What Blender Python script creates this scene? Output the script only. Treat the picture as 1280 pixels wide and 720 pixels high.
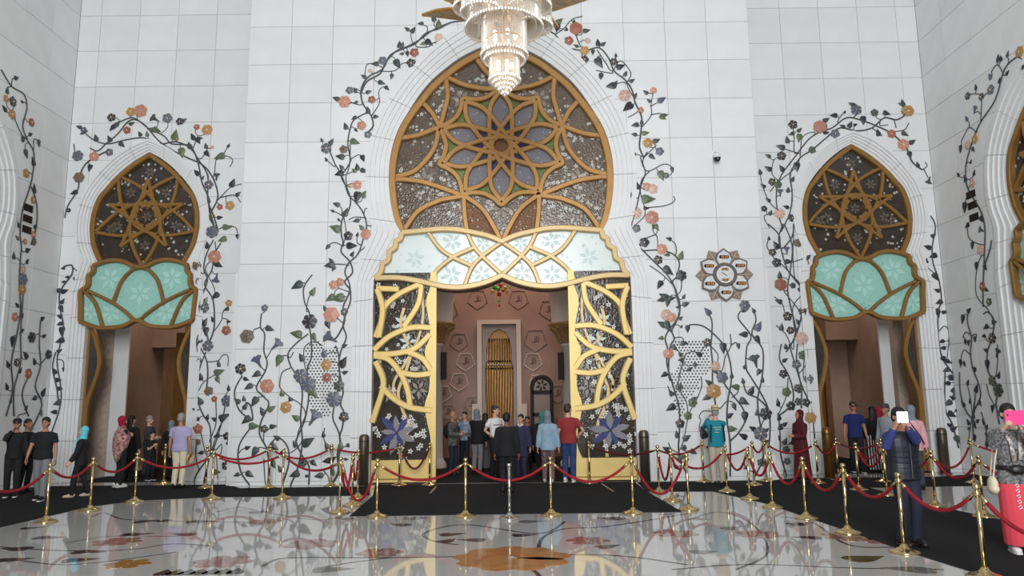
import bpy, bmesh, math, random
from math import sin, cos, pi, radians as rad, sqrt, atan2, hypot
from mathutils import Vector, Matrix
from mathutils.geometry import delaunay_2d_cdt
for _o in list(bpy.data.objects): bpy.data.objects.remove(_o, do_unlink=True)
random.seed(7)
SC = bpy.context.scene; COL = SC.collection
# ------------------------------------------------------------------ camera, world, light, exposure
FPX, EYE = 918.0, 1.75                       # focal length in pixels of the 1280x720 frame, eye height
TILT, ROLL = math.atan(.1557), rad(.67)
CF = Vector((0, cos(TILT), sin(TILT))); _u = Vector((0, -sin(TILT), cos(TILT))); _r = Vector((1, 0, 0))
CR = cos(ROLL)*_r - sin(ROLL)*_u; CU = cos(ROLL)*_u + sin(ROLL)*_r
CAMP = Vector((0, 0, EYE))
cd = bpy.data.cameras.new('camera'); cam = bpy.data.objects.new('camera', cd); COL.objects.link(cam)
cd.sensor_width = 36; cd.lens = FPX*36/1280; cd.clip_end = 200; cd.clip_start = .05
cam.matrix_world = Matrix(((CR.x, CU.x, -CF.x, CAMP.x), (CR.y, CU.y, -CF.y, CAMP.y), (CR.z, CU.z, -CF.z, CAMP.z), (0, 0, 0, 1)))
SC.camera = cam
w = bpy.data.worlds.new('world'); SC.world = w; w.use_nodes = True
w.node_tree.nodes['Background'].inputs[0].default_value = (.96, .93, .82, 1); w.node_tree.nodes['Background'].inputs[1].default_value = .13
def area(name, loc, target, sx, sy, power, col=(1, 1, 1)):
    l = bpy.data.lights.new(name, 'AREA'); l.shape = 'RECTANGLE'; l.size = sx; l.size_y = sy; l.energy = power; l.color = col
    o = bpy.data.objects.new(name, l); COL.objects.link(o); o.location = loc
    o.rotation_euler = (Vector(target)-Vector(loc)).to_track_quat('-Z', 'Y').to_euler(); return o
area('courtyard_daylight', (0, -9, 7.5), (0, 16, 5.5), 6.5, 10, 4000, (.96, .985, 1))   # open arcade behind the visitor
area('vestibule_downlight', (-.2, 21.5, 8.6), (-.2, 22, 0), 4, 4, 340, (1, .82, .70))
area('vestibule_downlight', (-9.4, 21.0, 6.0), (-9.4, 22, 0), 2, 2, 65, (1, .84, .7))
area('vestibule_downlight', (9.0, 21.0, 6.0), (9.0, 22, 0), 2, 2, 60, (1, .84, .7))
SC.view_settings.view_transform = 'Standard'; SC.view_settings.look = 'None'; SC.view_settings.gamma = 1
SC.view_settings.use_curve_mapping = False; SC.view_settings.exposure = 0.0
# ------------------------------------------------------------------ helpers
def ray(px, py): return (px-640)/FPX*CR + (360-py)/FPX*CU + CF
def floor_at(px, py, z=0.0):                 # the point of the floor that a pixel of the photograph shows
    d = ray(px, py); return CAMP + d*((z-EYE)/d.z)
class Plane:                                 # a wall: u along it, v up, d out of it into the hall
    def __init__(s, kind, c): s.k = kind; s.c = c
    def P(s, u, v, d=0):
        if s.k == 'F': return Vector((u, s.c-d, v))
        if s.k == 'L': return Vector((s.c+d, u, v))
        return Vector((s.c-d, u, v))
    def at(s, px, py, d=0):
        r = ray(px, py)
        if s.k == 'F':
            p = CAMP + r*((s.c-d)/r.y); return (p.x, p.z)
        p = CAMP + r*((s.c+(d if s.k == 'L' else -d))/r.x); return (p.y, p.z)
    def scale(s, px, py):                    # metres per pixel there
        r = ray(px, py)
        return (s.c/r.y if s.k == 'F' else s.c/r.x)/FPX
    def basis(s):
        if s.k == 'F': return Vector((1, 0, 0)), Vector((0, 0, 1)), Vector((0, -1, 0))
        if s.k == 'L': return Vector((0, 1, 0)), Vector((0, 0, 1)), Vector((1, 0, 0))
        return Vector((0, -1, 0)), Vector((0, 0, 1)), Vector((-1, 0, 0))
WF, WS = 16.575, 17.70                       # faces of the middle wall and of the two recessed bays
XL, XR, XC = -11.1, 10.52, -.225             # side walls, axis of the great arch
XA, XB = -9.135, 8.63                        # axes of the two small arches
PC, PS, PL, PR = Plane('F', WF), Plane('F', WS), Plane('L', XL), Plane('R', XR)

MATS = {}
def mat(name, col, rough=.5, metal=0, var=0, scale=8, rnd=0, bump=0, bscale=60, emit=None, alpha=1, coat=0, sheen=0, spec=None, col2=None, stretch=None):
    m = bpy.data.materials.new(name); m.use_nodes = True; MATS[name] = m
    nt = m.node_tree; b = nt.nodes['Principled BSDF']; N = nt.nodes.new; K = nt.links.new
    b.inputs['Base Color'].default_value = (*col, 1); b.inputs['Roughness'].default_value = rough; b.inputs['Metallic'].default_value = metal
    b.inputs['Alpha'].default_value = alpha; b.inputs['Coat Weight'].default_value = coat; b.inputs['Sheen Weight'].default_value = sheen
    if spec is not None: b.inputs['Specular IOR Level'].default_value = spec
    tc = N('ShaderNodeTexCoord'); src = tc.outputs['Object']
    if stretch:
        mp = N('ShaderNodeMapping'); mp.inputs['Scale'].default_value = stretch; K(src, mp.inputs[0]); src = mp.outputs[0]
    out = None
    if var or col2:
        n = N('ShaderNodeTexNoise'); n.inputs['Scale'].default_value = scale; n.inputs['Detail'].default_value = 5; K(src, n.inputs['Vector'])
        r = N('ShaderNodeValToRGB'); r.color_ramp.elements[0].position = .35; r.color_ramp.elements[1].position = .68
        c2 = col2 or tuple(c*(1-var) for c in col)
        r.color_ramp.elements[0].color = (*c2, 1); r.color_ramp.elements[1].color = (*col, 1); K(n.outputs[0], r.inputs[0]); out = r.outputs[0]
    if rnd:
        oi = N('ShaderNodeObjectInfo'); mr = N('ShaderNodeMapRange'); mr.inputs['To Min'].default_value = 1-rnd; mr.inputs['To Max'].default_value = 1+rnd
        K(oi.outputs['Random'], mr.inputs[0]); mx = N('ShaderNodeMix'); mx.data_type = 'RGBA'; mx.blend_type = 'MULTIPLY'; mx.inputs[0].default_value = 1
        if out: K(out, mx.inputs[6])
        else: mx.inputs[6].default_value = (*col, 1)
        K(mr.outputs[0], mx.inputs[7]); out = mx.outputs[2]
    if out: K(out, b.inputs['Base Color'])
    if bump:
        n2 = N('ShaderNodeTexNoise'); n2.inputs['Scale'].default_value = bscale; K(src, n2.inputs['Vector'])
        bp = N('ShaderNodeBump'); bp.inputs['Strength'].default_value = bump; bp.inputs['Distance'].default_value = .02; K(n2.outputs[0], bp.inputs['Height']); K(bp.outputs[0], b.inputs['Normal'])
    if emit:
        b.inputs['Emission Color'].default_value = (*emit[0], 1); b.inputs['Emission Strength'].default_value = emit[1]
    return m
def srgb(r, g, b):
    f = lambda c: c/12.92 if c <= .04045 else ((c+.055)/1.055)**2.4
    return (f(r/255), f(g/255), f(b/255))
mat('marble', (.80, .805, .81), .42, var=.05, scale=1.6, rnd=.035)
mat('marble_joint', (.42, .42, .42), .9, var=.1)
mat('arch_marble', (.80, .805, .81), .38, var=.04, scale=2, rnd=.02)
mat('floor_marble', (.52, .515, .5), .035, var=.05, scale=.5, spec=1.0)
mat('bronze_gold', srgb(172, 128, 72), .42, .35, var=.12, scale=5)  # upper straps: weaker light and reflection put into a browner gold
mat('pale_gold', srgb(206, 178, 124), .4, .2, var=.06, scale=5)  # lunette straps: brighter reflection put into a paler gold
mat('door_gold', srgb(226, 196, 122), .4, .2, var=.06, scale=5)  # door leaves: the stronger light on them is put into the colour
mat('bay_gold', srgb(156, 116, 62), .42, .4, var=.12, scale=5)
mat('brown_glass', srgb(108, 92, 76), .14, var=.35, scale=9, rnd=.12, bump=.4, bscale=25)
mat('dark_glass', srgb(74, 66, 60), .1, var=.4, scale=7, rnd=.15, bump=.3, bscale=20, alpha=.82)
mat('grey_glass', srgb(150, 148, 158), .2, var=.3, scale=30, bump=.6, bscale=90)
mat('blue_glass', srgb(58, 66, 132), .18, var=.3, scale=20, bump=.6, bscale=80)
mat('green_glass', srgb(110, 142, 62), .2, var=.4, scale=15, bump=.4)
mat('white_glass', srgb(232, 244, 241), .22, var=.03, scale=3)
mat('teal_glass', srgb(160, 212, 200), .2, var=.08, scale=12, bump=.3, bscale=30)
mat('pearl', srgb(238, 238, 232), .25)
mat('amber_glass', srgb(150, 100, 62), .15, var=.5, scale=22, bump=.6, bscale=60)
mat('etched_leaf', srgb(204, 222, 220), .4)
mat('etched_brown', srgb(140, 130, 116), .3); mat('etched_dark', srgb(104, 94, 84), .3)
mat('pale_etch', srgb(178, 222, 212), .3)
mat('carpet', srgb(50, 50, 52), 1, var=.25, scale=140, bump=.6, bscale=300, spec=.1)
mat('brass', srgb(214, 192, 142), .2, 1)
mat('steel', srgb(205, 205, 202), .16, 1)
mat('velvet', srgb(156, 10, 30), .8, var=.25, scale=20)
mat('dark_velvet', srgb(98, 18, 28), .8, var=.25, scale=20)
mat('bollard_metal', srgb(112, 102, 90), .35, .7, var=.2, stretch=(1, 1, .1), scale=20)
mat('beige_stone', srgb(166, 138, 122), .5, var=.14, scale=2.5, bump=.3, bscale=14)
mat('rose_stone', srgb(150, 118, 104), .5, var=.16, scale=1.5, bump=.3, bscale=9)
mat('brown_wood', srgb(122, 84, 56), .4, var=.3, stretch=(1, 1, .2), scale=14)
mat('dark_wood', srgb(46, 32, 26), .6, var=.3, scale=12, spec=.25)
mat('capital_gold', srgb(186, 146, 100), .45, .3, var=.25, scale=20); mat('carved_stone', srgb(192, 174, 160), .5, var=.12, scale=10); mat('mihrab_gold', srgb(132, 94, 46), .35, .6, var=.2, scale=8)
mat('grey_stone', srgb(138, 122, 116), .45, var=.1); mat('pale_stone', srgb(214, 206, 200), .5)
mat('line_stone', srgb(190, 170, 154), .4); mat('faint_line', srgb(142, 110, 96), .5)
mat('ink', srgb(96, 72, 62), .6)
mat('black', (.008, .008, .009), .5)
mat('white', (.82, .82, .82), .4)
mat('shadow_hole', (.03, .028, .026), .9)
VCOL = {'g': (72, 82, 78), 'G': (104, 118, 92), 'k': (52, 54, 62), 'p': (210, 150, 128), 'o': (198, 154, 92), 'r': (176, 106, 88),
        'l': (100, 106, 122), 'w': (224, 190, 176), 'b': (128, 112, 98)}
for k, c in VCOL.items(): mat('inlay_'+k, srgb(*c), .42, var=.28, scale=26, rnd=.14)
mat('inlay_stem', srgb(72, 76, 76), .45, var=.2, scale=8)
mat('inlay_heart', srgb(238, 214, 170), .4)

WM = {}                                       # world matrices of everything made, by name
def setp(o, parent, M=None, local=False):
    M = M if M is not None else Matrix.Identity(4)
    if parent is not None:
        o.parent = parent
        if local: o.matrix_basis = M; WM[o.name] = WM[parent.name] @ M
        else: o.matrix_parent_inverse = WM[parent.name].inverted(); o.matrix_basis = M; WM[o.name] = M
    else: o.matrix_basis = M; WM[o.name] = M
    return o
def mesh_of(bm, m, smooth=False, recalc=True):
    if recalc: bmesh.ops.recalc_face_normals(bm, faces=bm.faces[:])
    me = bpy.data.meshes.new('mesh'); bm.to_mesh(me); bm.free()
    if m: me.materials.append(MATS[m])
    if smooth: me.shade_smooth()
    return me
def link(name, me, parent=None, M=None, local=False, **pr):
    o = bpy.data.objects.new(name, me); COL.objects.link(o); setp(o, parent, M, local)
    for k, v in pr.items(): o[k] = v
    return o
def obj(name, bm, m, parent=None, M=None, local=False, smooth=False, **pr): return link(name, mesh_of(bm, m, smooth), parent, M, local, **pr)
def thing(name, label, cat, loc=(0, 0, 0), rot=0, group=None):
    o = bpy.data.objects.new(name, None); COL.objects.link(o); o.empty_display_size = .1
    setp(o, None, Matrix.Translation(loc) @ Matrix.Rotation(rot, 4, 'Z')); o['label'] = label; o['category'] = cat
    if group: o['group'] = group
    return o
def tagm(o, label, cat, group=None):
    o['label'] = label; o['category'] = cat
    if group: o['group'] = group
    return o
def cr(p, k=6, closed=False):                 # Catmull-Rom through the points
    n = len(p); out = []
    if n < 3 and not closed: return [tuple(a) for a in p]
    g = (lambda i: p[i % n]) if closed else (lambda i: p[min(max(i, 0), n-1)])
    for i in range(n if closed else n-1):
        a, b, c, d = g(i-1), g(i), g(i+1), g(i+2)
        for j in range(k):
            t = j/k
            out.append(tuple(.5*(2*b[x]+(c[x]-a[x])*t+(2*a[x]-5*b[x]+4*c[x]-d[x])*t*t+(3*b[x]-a[x]-3*c[x]+d[x])*t**3) for x in range(len(b))))
    if not closed: out.append(tuple(p[-1]))
    return out
def inside(x, y, poly):
    r = False; n = len(poly); j = n-1
    for i in range(n):
        xi, yi = poly[i]; xj, yj = poly[j]
        if (yi > y) != (yj > y) and x < (xj-xi)*(y-yi)/(yj-yi)+xi: r = not r
        j = i
    return r
def box(bm, x0, x1, y0, y1, z0, z1, M=None):
    v = [bm.verts.new((M @ Vector(c)) if M else c) for c in ((x0, y0, z0), (x1, y0, z0), (x1, y1, z0), (x0, y1, z0), (x0, y0, z1), (x1, y0, z1), (x1, y1, z1), (x0, y1, z1))]
    for f in ((3, 2, 1, 0), (4, 5, 6, 7), (0, 1, 5, 4), (1, 2, 6, 5), (2, 3, 7, 6), (3, 0, 4, 7)): bm.faces.new([v[i] for i in f])
def tube(bm, pts, rads, n=8, caps=True, up=None):
    """round (or elliptic: rads of pairs) tube along a line of points; ellipse axes follow `up`"""
    pts = [Vector(p) for p in pts]; rings = []
    if not hasattr(rads, '__len__'): rads = [rads]*len(pts)
    prev = None
    for i, p in enumerate(pts):
        t = (pts[min(i+1, len(pts)-1)]-pts[max(i-1, 0)])
        t = t.normalized() if t.length > 1e-9 else Vector((0, 0, 1))
        if up is not None: a = Vector(up) - t*t.dot(Vector(up))
        elif prev is None: a = t.orthogonal()
        else: a = prev - t*t.dot(prev)
        if a.length < 1e-6: a = t.orthogonal()
        a.normalize(); prev = a; b = t.cross(a)
        rx, ry = rads[i] if hasattr(rads[i], '__len__') else (rads[i], rads[i])
        rings.append([bm.verts.new(p + a*(rx*cos(2*pi*k/n)) + b*(ry*sin(2*pi*k/n))) for k in range(n)])
    for r0, r1 in zip(rings, rings[1:]):
        for k in range(n): bm.faces.new((r0[k], r0[(k+1) % n], r1[(k+1) % n], r1[k]))
    if caps: bm.faces.new(rings[0][::-1]); bm.faces.new(rings[-1])
def lathe(bm, prof, n=16, c=(0, 0, 0)):
    rings = []
    for r, z in prof:
        if r < 1e-5: rings.append([bm.verts.new((c[0], c[1], c[2]+z))])
        else: rings.append([bm.verts.new((c[0]+r*cos(2*pi*k/n), c[1]+r*sin(2*pi*k/n), c[2]+z)) for k in range(n)])
    for a, b in zip(rings, rings[1:]):
        for k in range(n):
            l = (k+1) % n
            if len(a) == 1 and len(b) == 1: continue
            if len(a) == 1: bm.faces.new((a[0], b[k], b[l]))
            elif len(b) == 1: bm.faces.new((a[k], a[l], b[0]))
            else: bm.faces.new((a[k], a[l], b[l], b[k]))
def ball(bm, c, r, n=8, m=6):
    if not hasattr(r, '__len__'): r = (r, r, r)
    rings = []
    for j in range(m+1):
        t = pi*j/m
        if j in (0, m): rings.append([bm.verts.new((c[0], c[1], c[2]+r[2]*cos(t)))])
        else: rings.append([bm.verts.new((c[0]+r[0]*sin(t)*cos(2*pi*k/n), c[1]+r[1]*sin(t)*sin(2*pi*k/n), c[2]+r[2]*cos(t))) for k in range(n)])
    for a, b in zip(rings, rings[1:]):
        for k in range(n):
            l = (k+1) % n
            if len(a) == 1: bm.faces.new((a[0], b[k], b[l]))
            elif len(b) == 1: bm.faces.new((a[k], a[l], b[0]))
            else: bm.faces.new((a[k], a[l], b[l], b[k]))
def tri_prism(bm, tris, P, d0, d1):
    """tris: (u,v) triangles of one flat piece -> closed slab from depth d0 to d1"""
    ids = {}; key = lambda p: (round(p[0], 5), round(p[1], 5)); fr = []; cnt = {}
    for t in tris:
        k = [key(p) for p in t]
        if len(set(k)) < 3: continue
        for a in k:
            if a not in ids: ids[a] = (bm.verts.new(P(a[0], a[1], d1)), bm.verts.new(P(a[0], a[1], d0)))
        bm.faces.new([ids[a][0] for a in k]); bm.faces.new([ids[a][1] for a in k[::-1]])
        for a, b in zip(k, k[1:]+k[:1]):
            e = (a, b); r = (b, a)
            if r in cnt: del cnt[r]
            else: cnt[e] = 1
    for a, b in cnt: bm.faces.new((ids[a][0], ids[a][1], ids[b][1], ids[b][0]))
def slab(bm, poly, P, d0, d1):
    v1 = [bm.verts.new(P(a, b, d1)) for a, b in poly]; v0 = [bm.verts.new(P(a, b, d0)) for a, b in poly]
    bm.faces.new(v1); bm.faces.new(v0[::-1]); n = len(poly)
    for i in range(n): bm.faces.new((v1[i], v0[i], v0[(i+1) % n], v1[(i+1) % n]))
def cut(rect, holes):
    """triangles of a rectangle minus holes"""
    vs = [Vector(p) for p in rect]; ed = [(i, (i+1) % len(rect)) for i in range(len(rect))]
    for h in holes:
        b = len(vs); vs += [Vector(p) for p in h]; ed += [(b+i, b+(i+1) % len(h)) for i in range(len(h))]
    V, E, F, *_ = delaunay_2d_cdt(vs, ed, [], 0, 1e-6)
    out = []; lost = False
    for f in F:
        c = sum((V[i] for i in f), Vector((0, 0)))/3
        if not inside(c.x, c.y, rect): continue
        if any(inside(c.x, c.y, h) for h in holes): lost = True; continue
        out.append([tuple(V[i]) for i in f])
    return out, lost
def longer(l, e=.09):
    (ax, ay), (bx, by), (cx, cy), (dx, dy) = l[0], l[1], l[-2], l[-1]; n, k = hypot(ax-bx, ay-by) or 1, hypot(dx-cx, dy-cy) or 1
    return [(ax+(ax-bx)/n*e, ay+(ay-by)/n*e)]+list(l)+[(dx+(dx-cx)/k*e, dy+(dy-cy)/k*e)]
def cells(outline, lines):
    """the panes a set of straps cuts an outline into: lists of triangles"""
    vs = [Vector(p) for p in outline]; n = len(vs); ed = [(i, (i+1) % n) for i in range(n)]
    for l in lines:
        l = longer(l) if l[0] != l[-1] else l; b = len(vs); vs += [Vector(p) for p in l]; ed += [(b+i, b+i+1) for i in range(len(l)-1)]
    V, E, F, ov, oe, of = delaunay_2d_cdt(vs, ed, [], 0, 1e-4)
    hard = {tuple(sorted(e)) for e, o in zip(E, oe) if o}
    tri = [f for f in F if inside(*(sum((V[i] for i in f), Vector((0, 0)))/3), outline)]
    em = {}
    for i, f in enumerate(tri):
        for a, b in zip(f, f[1:]+f[:1]): em.setdefault(tuple(sorted((a, b))), []).append(i)
    seen = set(); out = []
    for i in range(len(tri)):
        if i in seen: continue
        st = [i]; seen.add(i); g = []
        while st:
            q = st.pop(); g.append(q); f = tri[q]
            for a, b in zip(f, f[1:]+f[:1]):
                e = tuple(sorted((a, b)))
                if e in hard: continue
                for r in em[e]:
                    if r not in seen: seen.add(r); st.append(r)
        T = [[tuple(V[k]) for k in tri[q]] for q in g]
        A = 0; cx = cy = 0
        for t in T:
            ar = abs((t[1][0]-t[0][0])*(t[2][1]-t[0][1])-(t[2][0]-t[0][0])*(t[1][1]-t[0][1]))/2
            A += ar; cx += ar*sum(p[0] for p in t)/3; cy += ar*sum(p[1] for p in t)/3
        if A > .004: out.append((T, A, (cx/A, cy/A)))
    return out
def strap(bm, line, P, wd, d0, d1, ch=.02):
    """a raised bar along a (u,v) line on a plane"""
    n = len(line); rings = []
    for i, (x, y) in enumerate(line):
        a, b = line[max(i-1, 0)], line[min(i+1, n-1)]
        tx, ty = b[0]-a[0], b[1]-a[1]; l = hypot(tx, ty) or 1; nx, ny = -ty/l, tx/l
        rings.append([bm.verts.new(P(x+nx*s, y+ny*s, d)) for s, d in ((-wd/2, d0), (-wd/2, d1-ch), (-wd/2+ch, d1), (wd/2-ch, d1), (wd/2, d1-ch), (wd/2, d0))])
    for r0, r1 in zip(rings, rings[1:]):
        for k in range(6): bm.faces.new((r0[k], r0[(k+1) % 6], r1[(k+1) % 6], r1[k]))
    bm.faces.new(rings[0][::-1]); bm.faces.new(rings[-1])
# ------------------------------------------------------------------ the great hall: floor, walls, arches
def half_to_full(half, uc):
    h = half; return [(uc+a, b) for a, b in h] + [(uc-a, b) for a, b in h[::-1][1:]]
IN_C = [(2.97, 0), (2.97, 2.2), (2.97, 4.3), (2.93, 4.65), (2.72, 5.0), (2.52, 5.35), (2.36, 5.66), (2.47, 5.9), (2.58, 6.3), (2.64, 6.75), (2.655, 7.1), (2.63, 7.5), (2.55, 7.9), (2.43, 8.25), (2.24, 8.6), (1.97, 9.05), (1.7, 9.4), (1.38, 9.7), (1.0, 10.0), (.6, 10.22), (.25, 10.36), (0, 10.45)]
OUT_C = [(3.40, 0), (3.40, 2.2), (3.40, 4.2), (3.38, 4.55), (3.27, 5.0), (3.12, 5.4), (3.0, 5.75), (3.05, 5.95), (3.12, 6.3), (3.16, 6.75), (3.17, 7.05), (3.14, 7.5), (3.05, 7.95), (2.95, 8.3), (2.76, 8.75), (2.45, 9.25), (2.15, 9.65), (1.78, 10.08), (1.35, 10.45), (.85, 10.8), (.4, 11.0), (0, 11.12)]
IN_S = [(1.29, 0), (1.29, 2.2), (1.29, 4.4), (1.28, 4.65), (1.2, 4.95), (1.13, 5.15), (1.08, 5.3), (1.18, 5.5), (1.29, 5.75), (1.345, 6.05), (1.36, 6.25), (1.33, 6.6), (1.22, 6.95), (1.05, 7.22), (.82, 7.5), (.55, 7.76), (.27, 7.97), (0, 8.12)]
OUT_S = [(1.62, 0), (1.62, 2.2), (1.62, 4.3), (1.6, 4.55), (1.54, 4.9), (1.49, 5.15), (1.46, 5.32), (1.51, 5.5), (1.6, 5.75), (1.65, 6.05), (1.66, 6.25), (1.62, 6.65), (1.5, 7.05), (1.3, 7.4), (1.03, 7.75), (.72, 8.05), (.36, 8.27), (0, 8.42)]
lerp2 = lambda A, B, t: [(a[0]+(b[0]-a[0])*t, a[1]+(b[1]-a[1])*t) for a, b in zip(A, B)]
OUT_L = lerp2(IN_S, OUT_S, 1.85)
def hole_of(half, uc): f = half_to_full(cr(half, 3), uc); return [(f[0][0], -.3)] + f + [(f[-1][0], -.3)]
n_trim = [0]
def arch_trim(pl, inn, out, uc, label):
    """stepped marble archivolt: five receding rings, cut into blocks"""
    n_trim[0] += 1
    t = link('trim_%d' % n_trim[0], None, kind='structure', label=label); t.empty_display_size = .1
    a = half_to_full(cr(inn, 4), uc); b = half_to_full(cr(out, 4), uc)
    prof = [(1, -.45)]
    for i in range(5): prof += [(1-i*.2, .025-.042*i), (.8-i*.2, .025-.042*i)]
    prof += [(0, -.45)]
    L = [0]
    for p, q in zip(b, b[1:]): L.append(L[-1]+hypot(q[0]-p[0], q[1]-p[1]))
    nb = max(6, round(L[-1]/1.02)); 
    if nb % 2 == 0: nb += 1
    def at(s):
        i = 0
        while i < len(L)-2 and L[i+1] < s: i += 1
        f = (s-L[i])/(L[i+1]-L[i]); g = lambda c: (c[i][0]+(c[i+1][0]-c[i][0])*f, c[i][1]+(c[i+1][1]-c[i][1])*f)
        return g(a), g(b)
    for k in range(nb):
        s0, s1 = L[-1]*k/nb+.005, L[-1]*(k+1)/nb-.005
        ss = [s0]+[l for l in L if s0+.02 < l < s1-.02]+[s1]
        bm = bmesh.new(); rings = []
        for s in ss:
            p, q = at(s); rings.append([bm.verts.new(pl.P(p[0]+(q[0]-p[0])*x, p[1]+(q[1]-p[1])*x, d)) for x, d in prof])
        m = len(prof)
        for r0, r1 in zip(rings, rings[1:]):
            for j in range(m): bm.faces.new((r0[j], r0[(j+1) % m], r1[(j+1) % m], r1[j]))
        bm.faces.new(rings[0]); bm.faces.new(rings[-1][::-1])
        obj('arch_block', bm, 'arch_marble', t)
    return t
TILE_U, TILE_V, ROW0 = 1.001, .973, .087
tile_me = {}
def wall(name, pl, u0, u1, v1, holes, ustart, thick, tiles_from=None, notch=0):
    R = [(u0, 0), (u1, 0), (u1, v1), (u0, v1)]
    bm = bmesh.new(); T, _ = cut(R, holes); tri_prism(bm, T, pl.P, -thick, -.012)
    wl = obj(name, bm, 'marble_joint', kind='structure')
    g = .005; rows = [0]+[ROW0+TILE_V*k for k in range(15) if ROW0+TILE_V*k < v1-.05]+[v1]
    a = tiles_from if tiles_from is not None else u0
    us = sorted({a, u1} | {ustart+TILE_U*k for k in range(-40, 60) if a+.12 < ustart+TILE_U*k < u1-.12})
    for x0, x1 in zip(us, us[1:]):
        for y0, y1 in zip(rows, rows[1:]):
            r = [(x0+g, y0+g), (x1-g, y0+g), (x1-g, y1-g), (x0+g, y1-g)]
            near = [h for h in holes if min(p[0] for p in h) < x1 and max(p[0] for p in h) > x0 and max(p[1] for p in h) > y0]
            if near:
                T, lost = cut(r, near)
                if not T: continue
                if lost:
                    bm = bmesh.new(); tri_prism(bm, T, pl.P, -.02, 0); obj('marble_panel', bm, 'marble', wl); continue
            key = (pl.k, round(x1-x0, 3), round(y1-y0, 3))
            if key not in tile_me:
                bm = bmesh.new(); hw, hh = (x1-x0)/2-g, (y1-y0)/2-g; O = Plane(pl.k, 0)
                v0 = [bm.verts.new(O.P(a_, b_, -.02)) for a_, b_ in ((-hw, -hh), (hw, -hh), (hw, hh), (-hw, hh))]
                vm = [bm.verts.new(O.P(a_, b_, -.003)) for a_, b_ in ((-hw, -hh), (hw, -hh), (hw, hh), (-hw, hh))]
                hw -= .003; hh -= .003
                v2 = [bm.verts.new(O.P(a_, b_, 0)) for a_, b_ in ((-hw, -hh), (hw, -hh), (hw, hh), (-hw, hh))]
                bm.faces.new(v2)
                for q in range(4):
                    z = (q+1) % 4; bm.faces.new((v0[q], v0[z], vm[z], vm[q])); bm.faces.new((vm[q], vm[z], v2[z], v2[q]))
                tile_me[key] = mesh_of(bm, 'marble')
            link('marble_panel', tile_me[key], wl, Matrix.Translation(pl.P((x0+x1)/2, (y0+y1)/2)))
    return wl
UC0, UC1 = -6.26, 5.78
HC = hole_of(OUT_C, XC); HA = hole_of(OUT_S, XA); HB = hole_of(OUT_S, XB)
YL, YR = 14.1, 13.85
HL = hole_of(OUT_L, YL); HR = hole_of(OUT_L, YR)
wall('wall_center', PC, UC0, UC1, 13.2, [HC], -5.25, 1.12)
wall('wall_left_bay', PS, XL, UC0, 13.2, [HA], -6.55, .5)
wall('wall_right_bay', PS, UC1, XR, 13.2, [HB], 6.0, .5)
wall('wall_left', PL, 0, WS, 13.2, [HL], 17.7, .5, tiles_from=11.7)
wall('wall_right', PR, 0, WS, 13.2, [HR], 17.7, .5, tiles_from=11.7)
bm = bmesh.new(); box(bm, XL-.5, XR+.5, 0, 26, 13.2, 13.5); obj('ceiling', bm, 'marble', kind='structure')
bm = bmesh.new(); box(bm, XL-2.5, XR+2.5, -14, 26, -.2, 0); FLOOR = obj('floor', bm, 'floor_marble', kind='structure')
# narrow reveals where the middle wall meets the bays below the arch springing
for nm, x in (('trim_corner_left', UC0-.06), ('trim_corner_right', UC1+.06)):
    bm = bmesh.new(); box(bm, x-.055, x+.055, WF+.12, WF+.3, 0, 4.78); obj(nm, bm, 'arch_marble', kind='structure')
arch_trim(PC, IN_C, OUT_C, XC, 'five stepped marble rings framing the great central arch')
arch_trim(PS, IN_S, OUT_S, XA, 'stepped marble rings framing the small arch of the left bay')
arch_trim(PS, IN_S, OUT_S, XB, 'stepped marble rings framing the small arch of the right bay')
arch_trim(PL, IN_S, OUT_L, YL, 'stepped marble rings of the arch in the left side wall')
arch_trim(PR, IN_S, OUT_L, YR, 'stepped marble rings of the arch in the right side wall')

def star(bm, P, u, v, r, d, a0=0, n=5, k=.28):
    """little flat flower of n pointed petals"""
    for i in range(n):
        a = a0+2*pi*i/n; q = [(u+r*.12*cos(a), v+r*.12*sin(a)), (u+r*.55*cos(a-k), v+r*.55*sin(a-k)), (u+r*cos(a), v+r*sin(a)), (u+r*.55*cos(a+k), v+r*.55*sin(a+k))]
        slab(bm, q, P, d-.012, d)
def mirror(lines, uc): return lines+[[(2*uc-a, b) for a, b in l] for l in lines]
def dots(bm, P, T, A, d, dens, rmin, rmax, rng):
    """pearl specks and star flowers strewn over one pane"""
    for _ in range(int(A*dens)):
        t = rng.choice(T); a, b = sorted((rng.random(), rng.random())); u = t[0][0]*a+t[1][0]*(b-a)+t[2][0]*(1-b); v = t[0][1]*a+t[1][1]*(b-a)+t[2][1]*(1-b)
        star(bm, P, u, v, rng.uniform(rmin, rmax), d, rng.random()*6, 5 if rng.random() < .6 else 4, .45)
n_win = [0]
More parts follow.
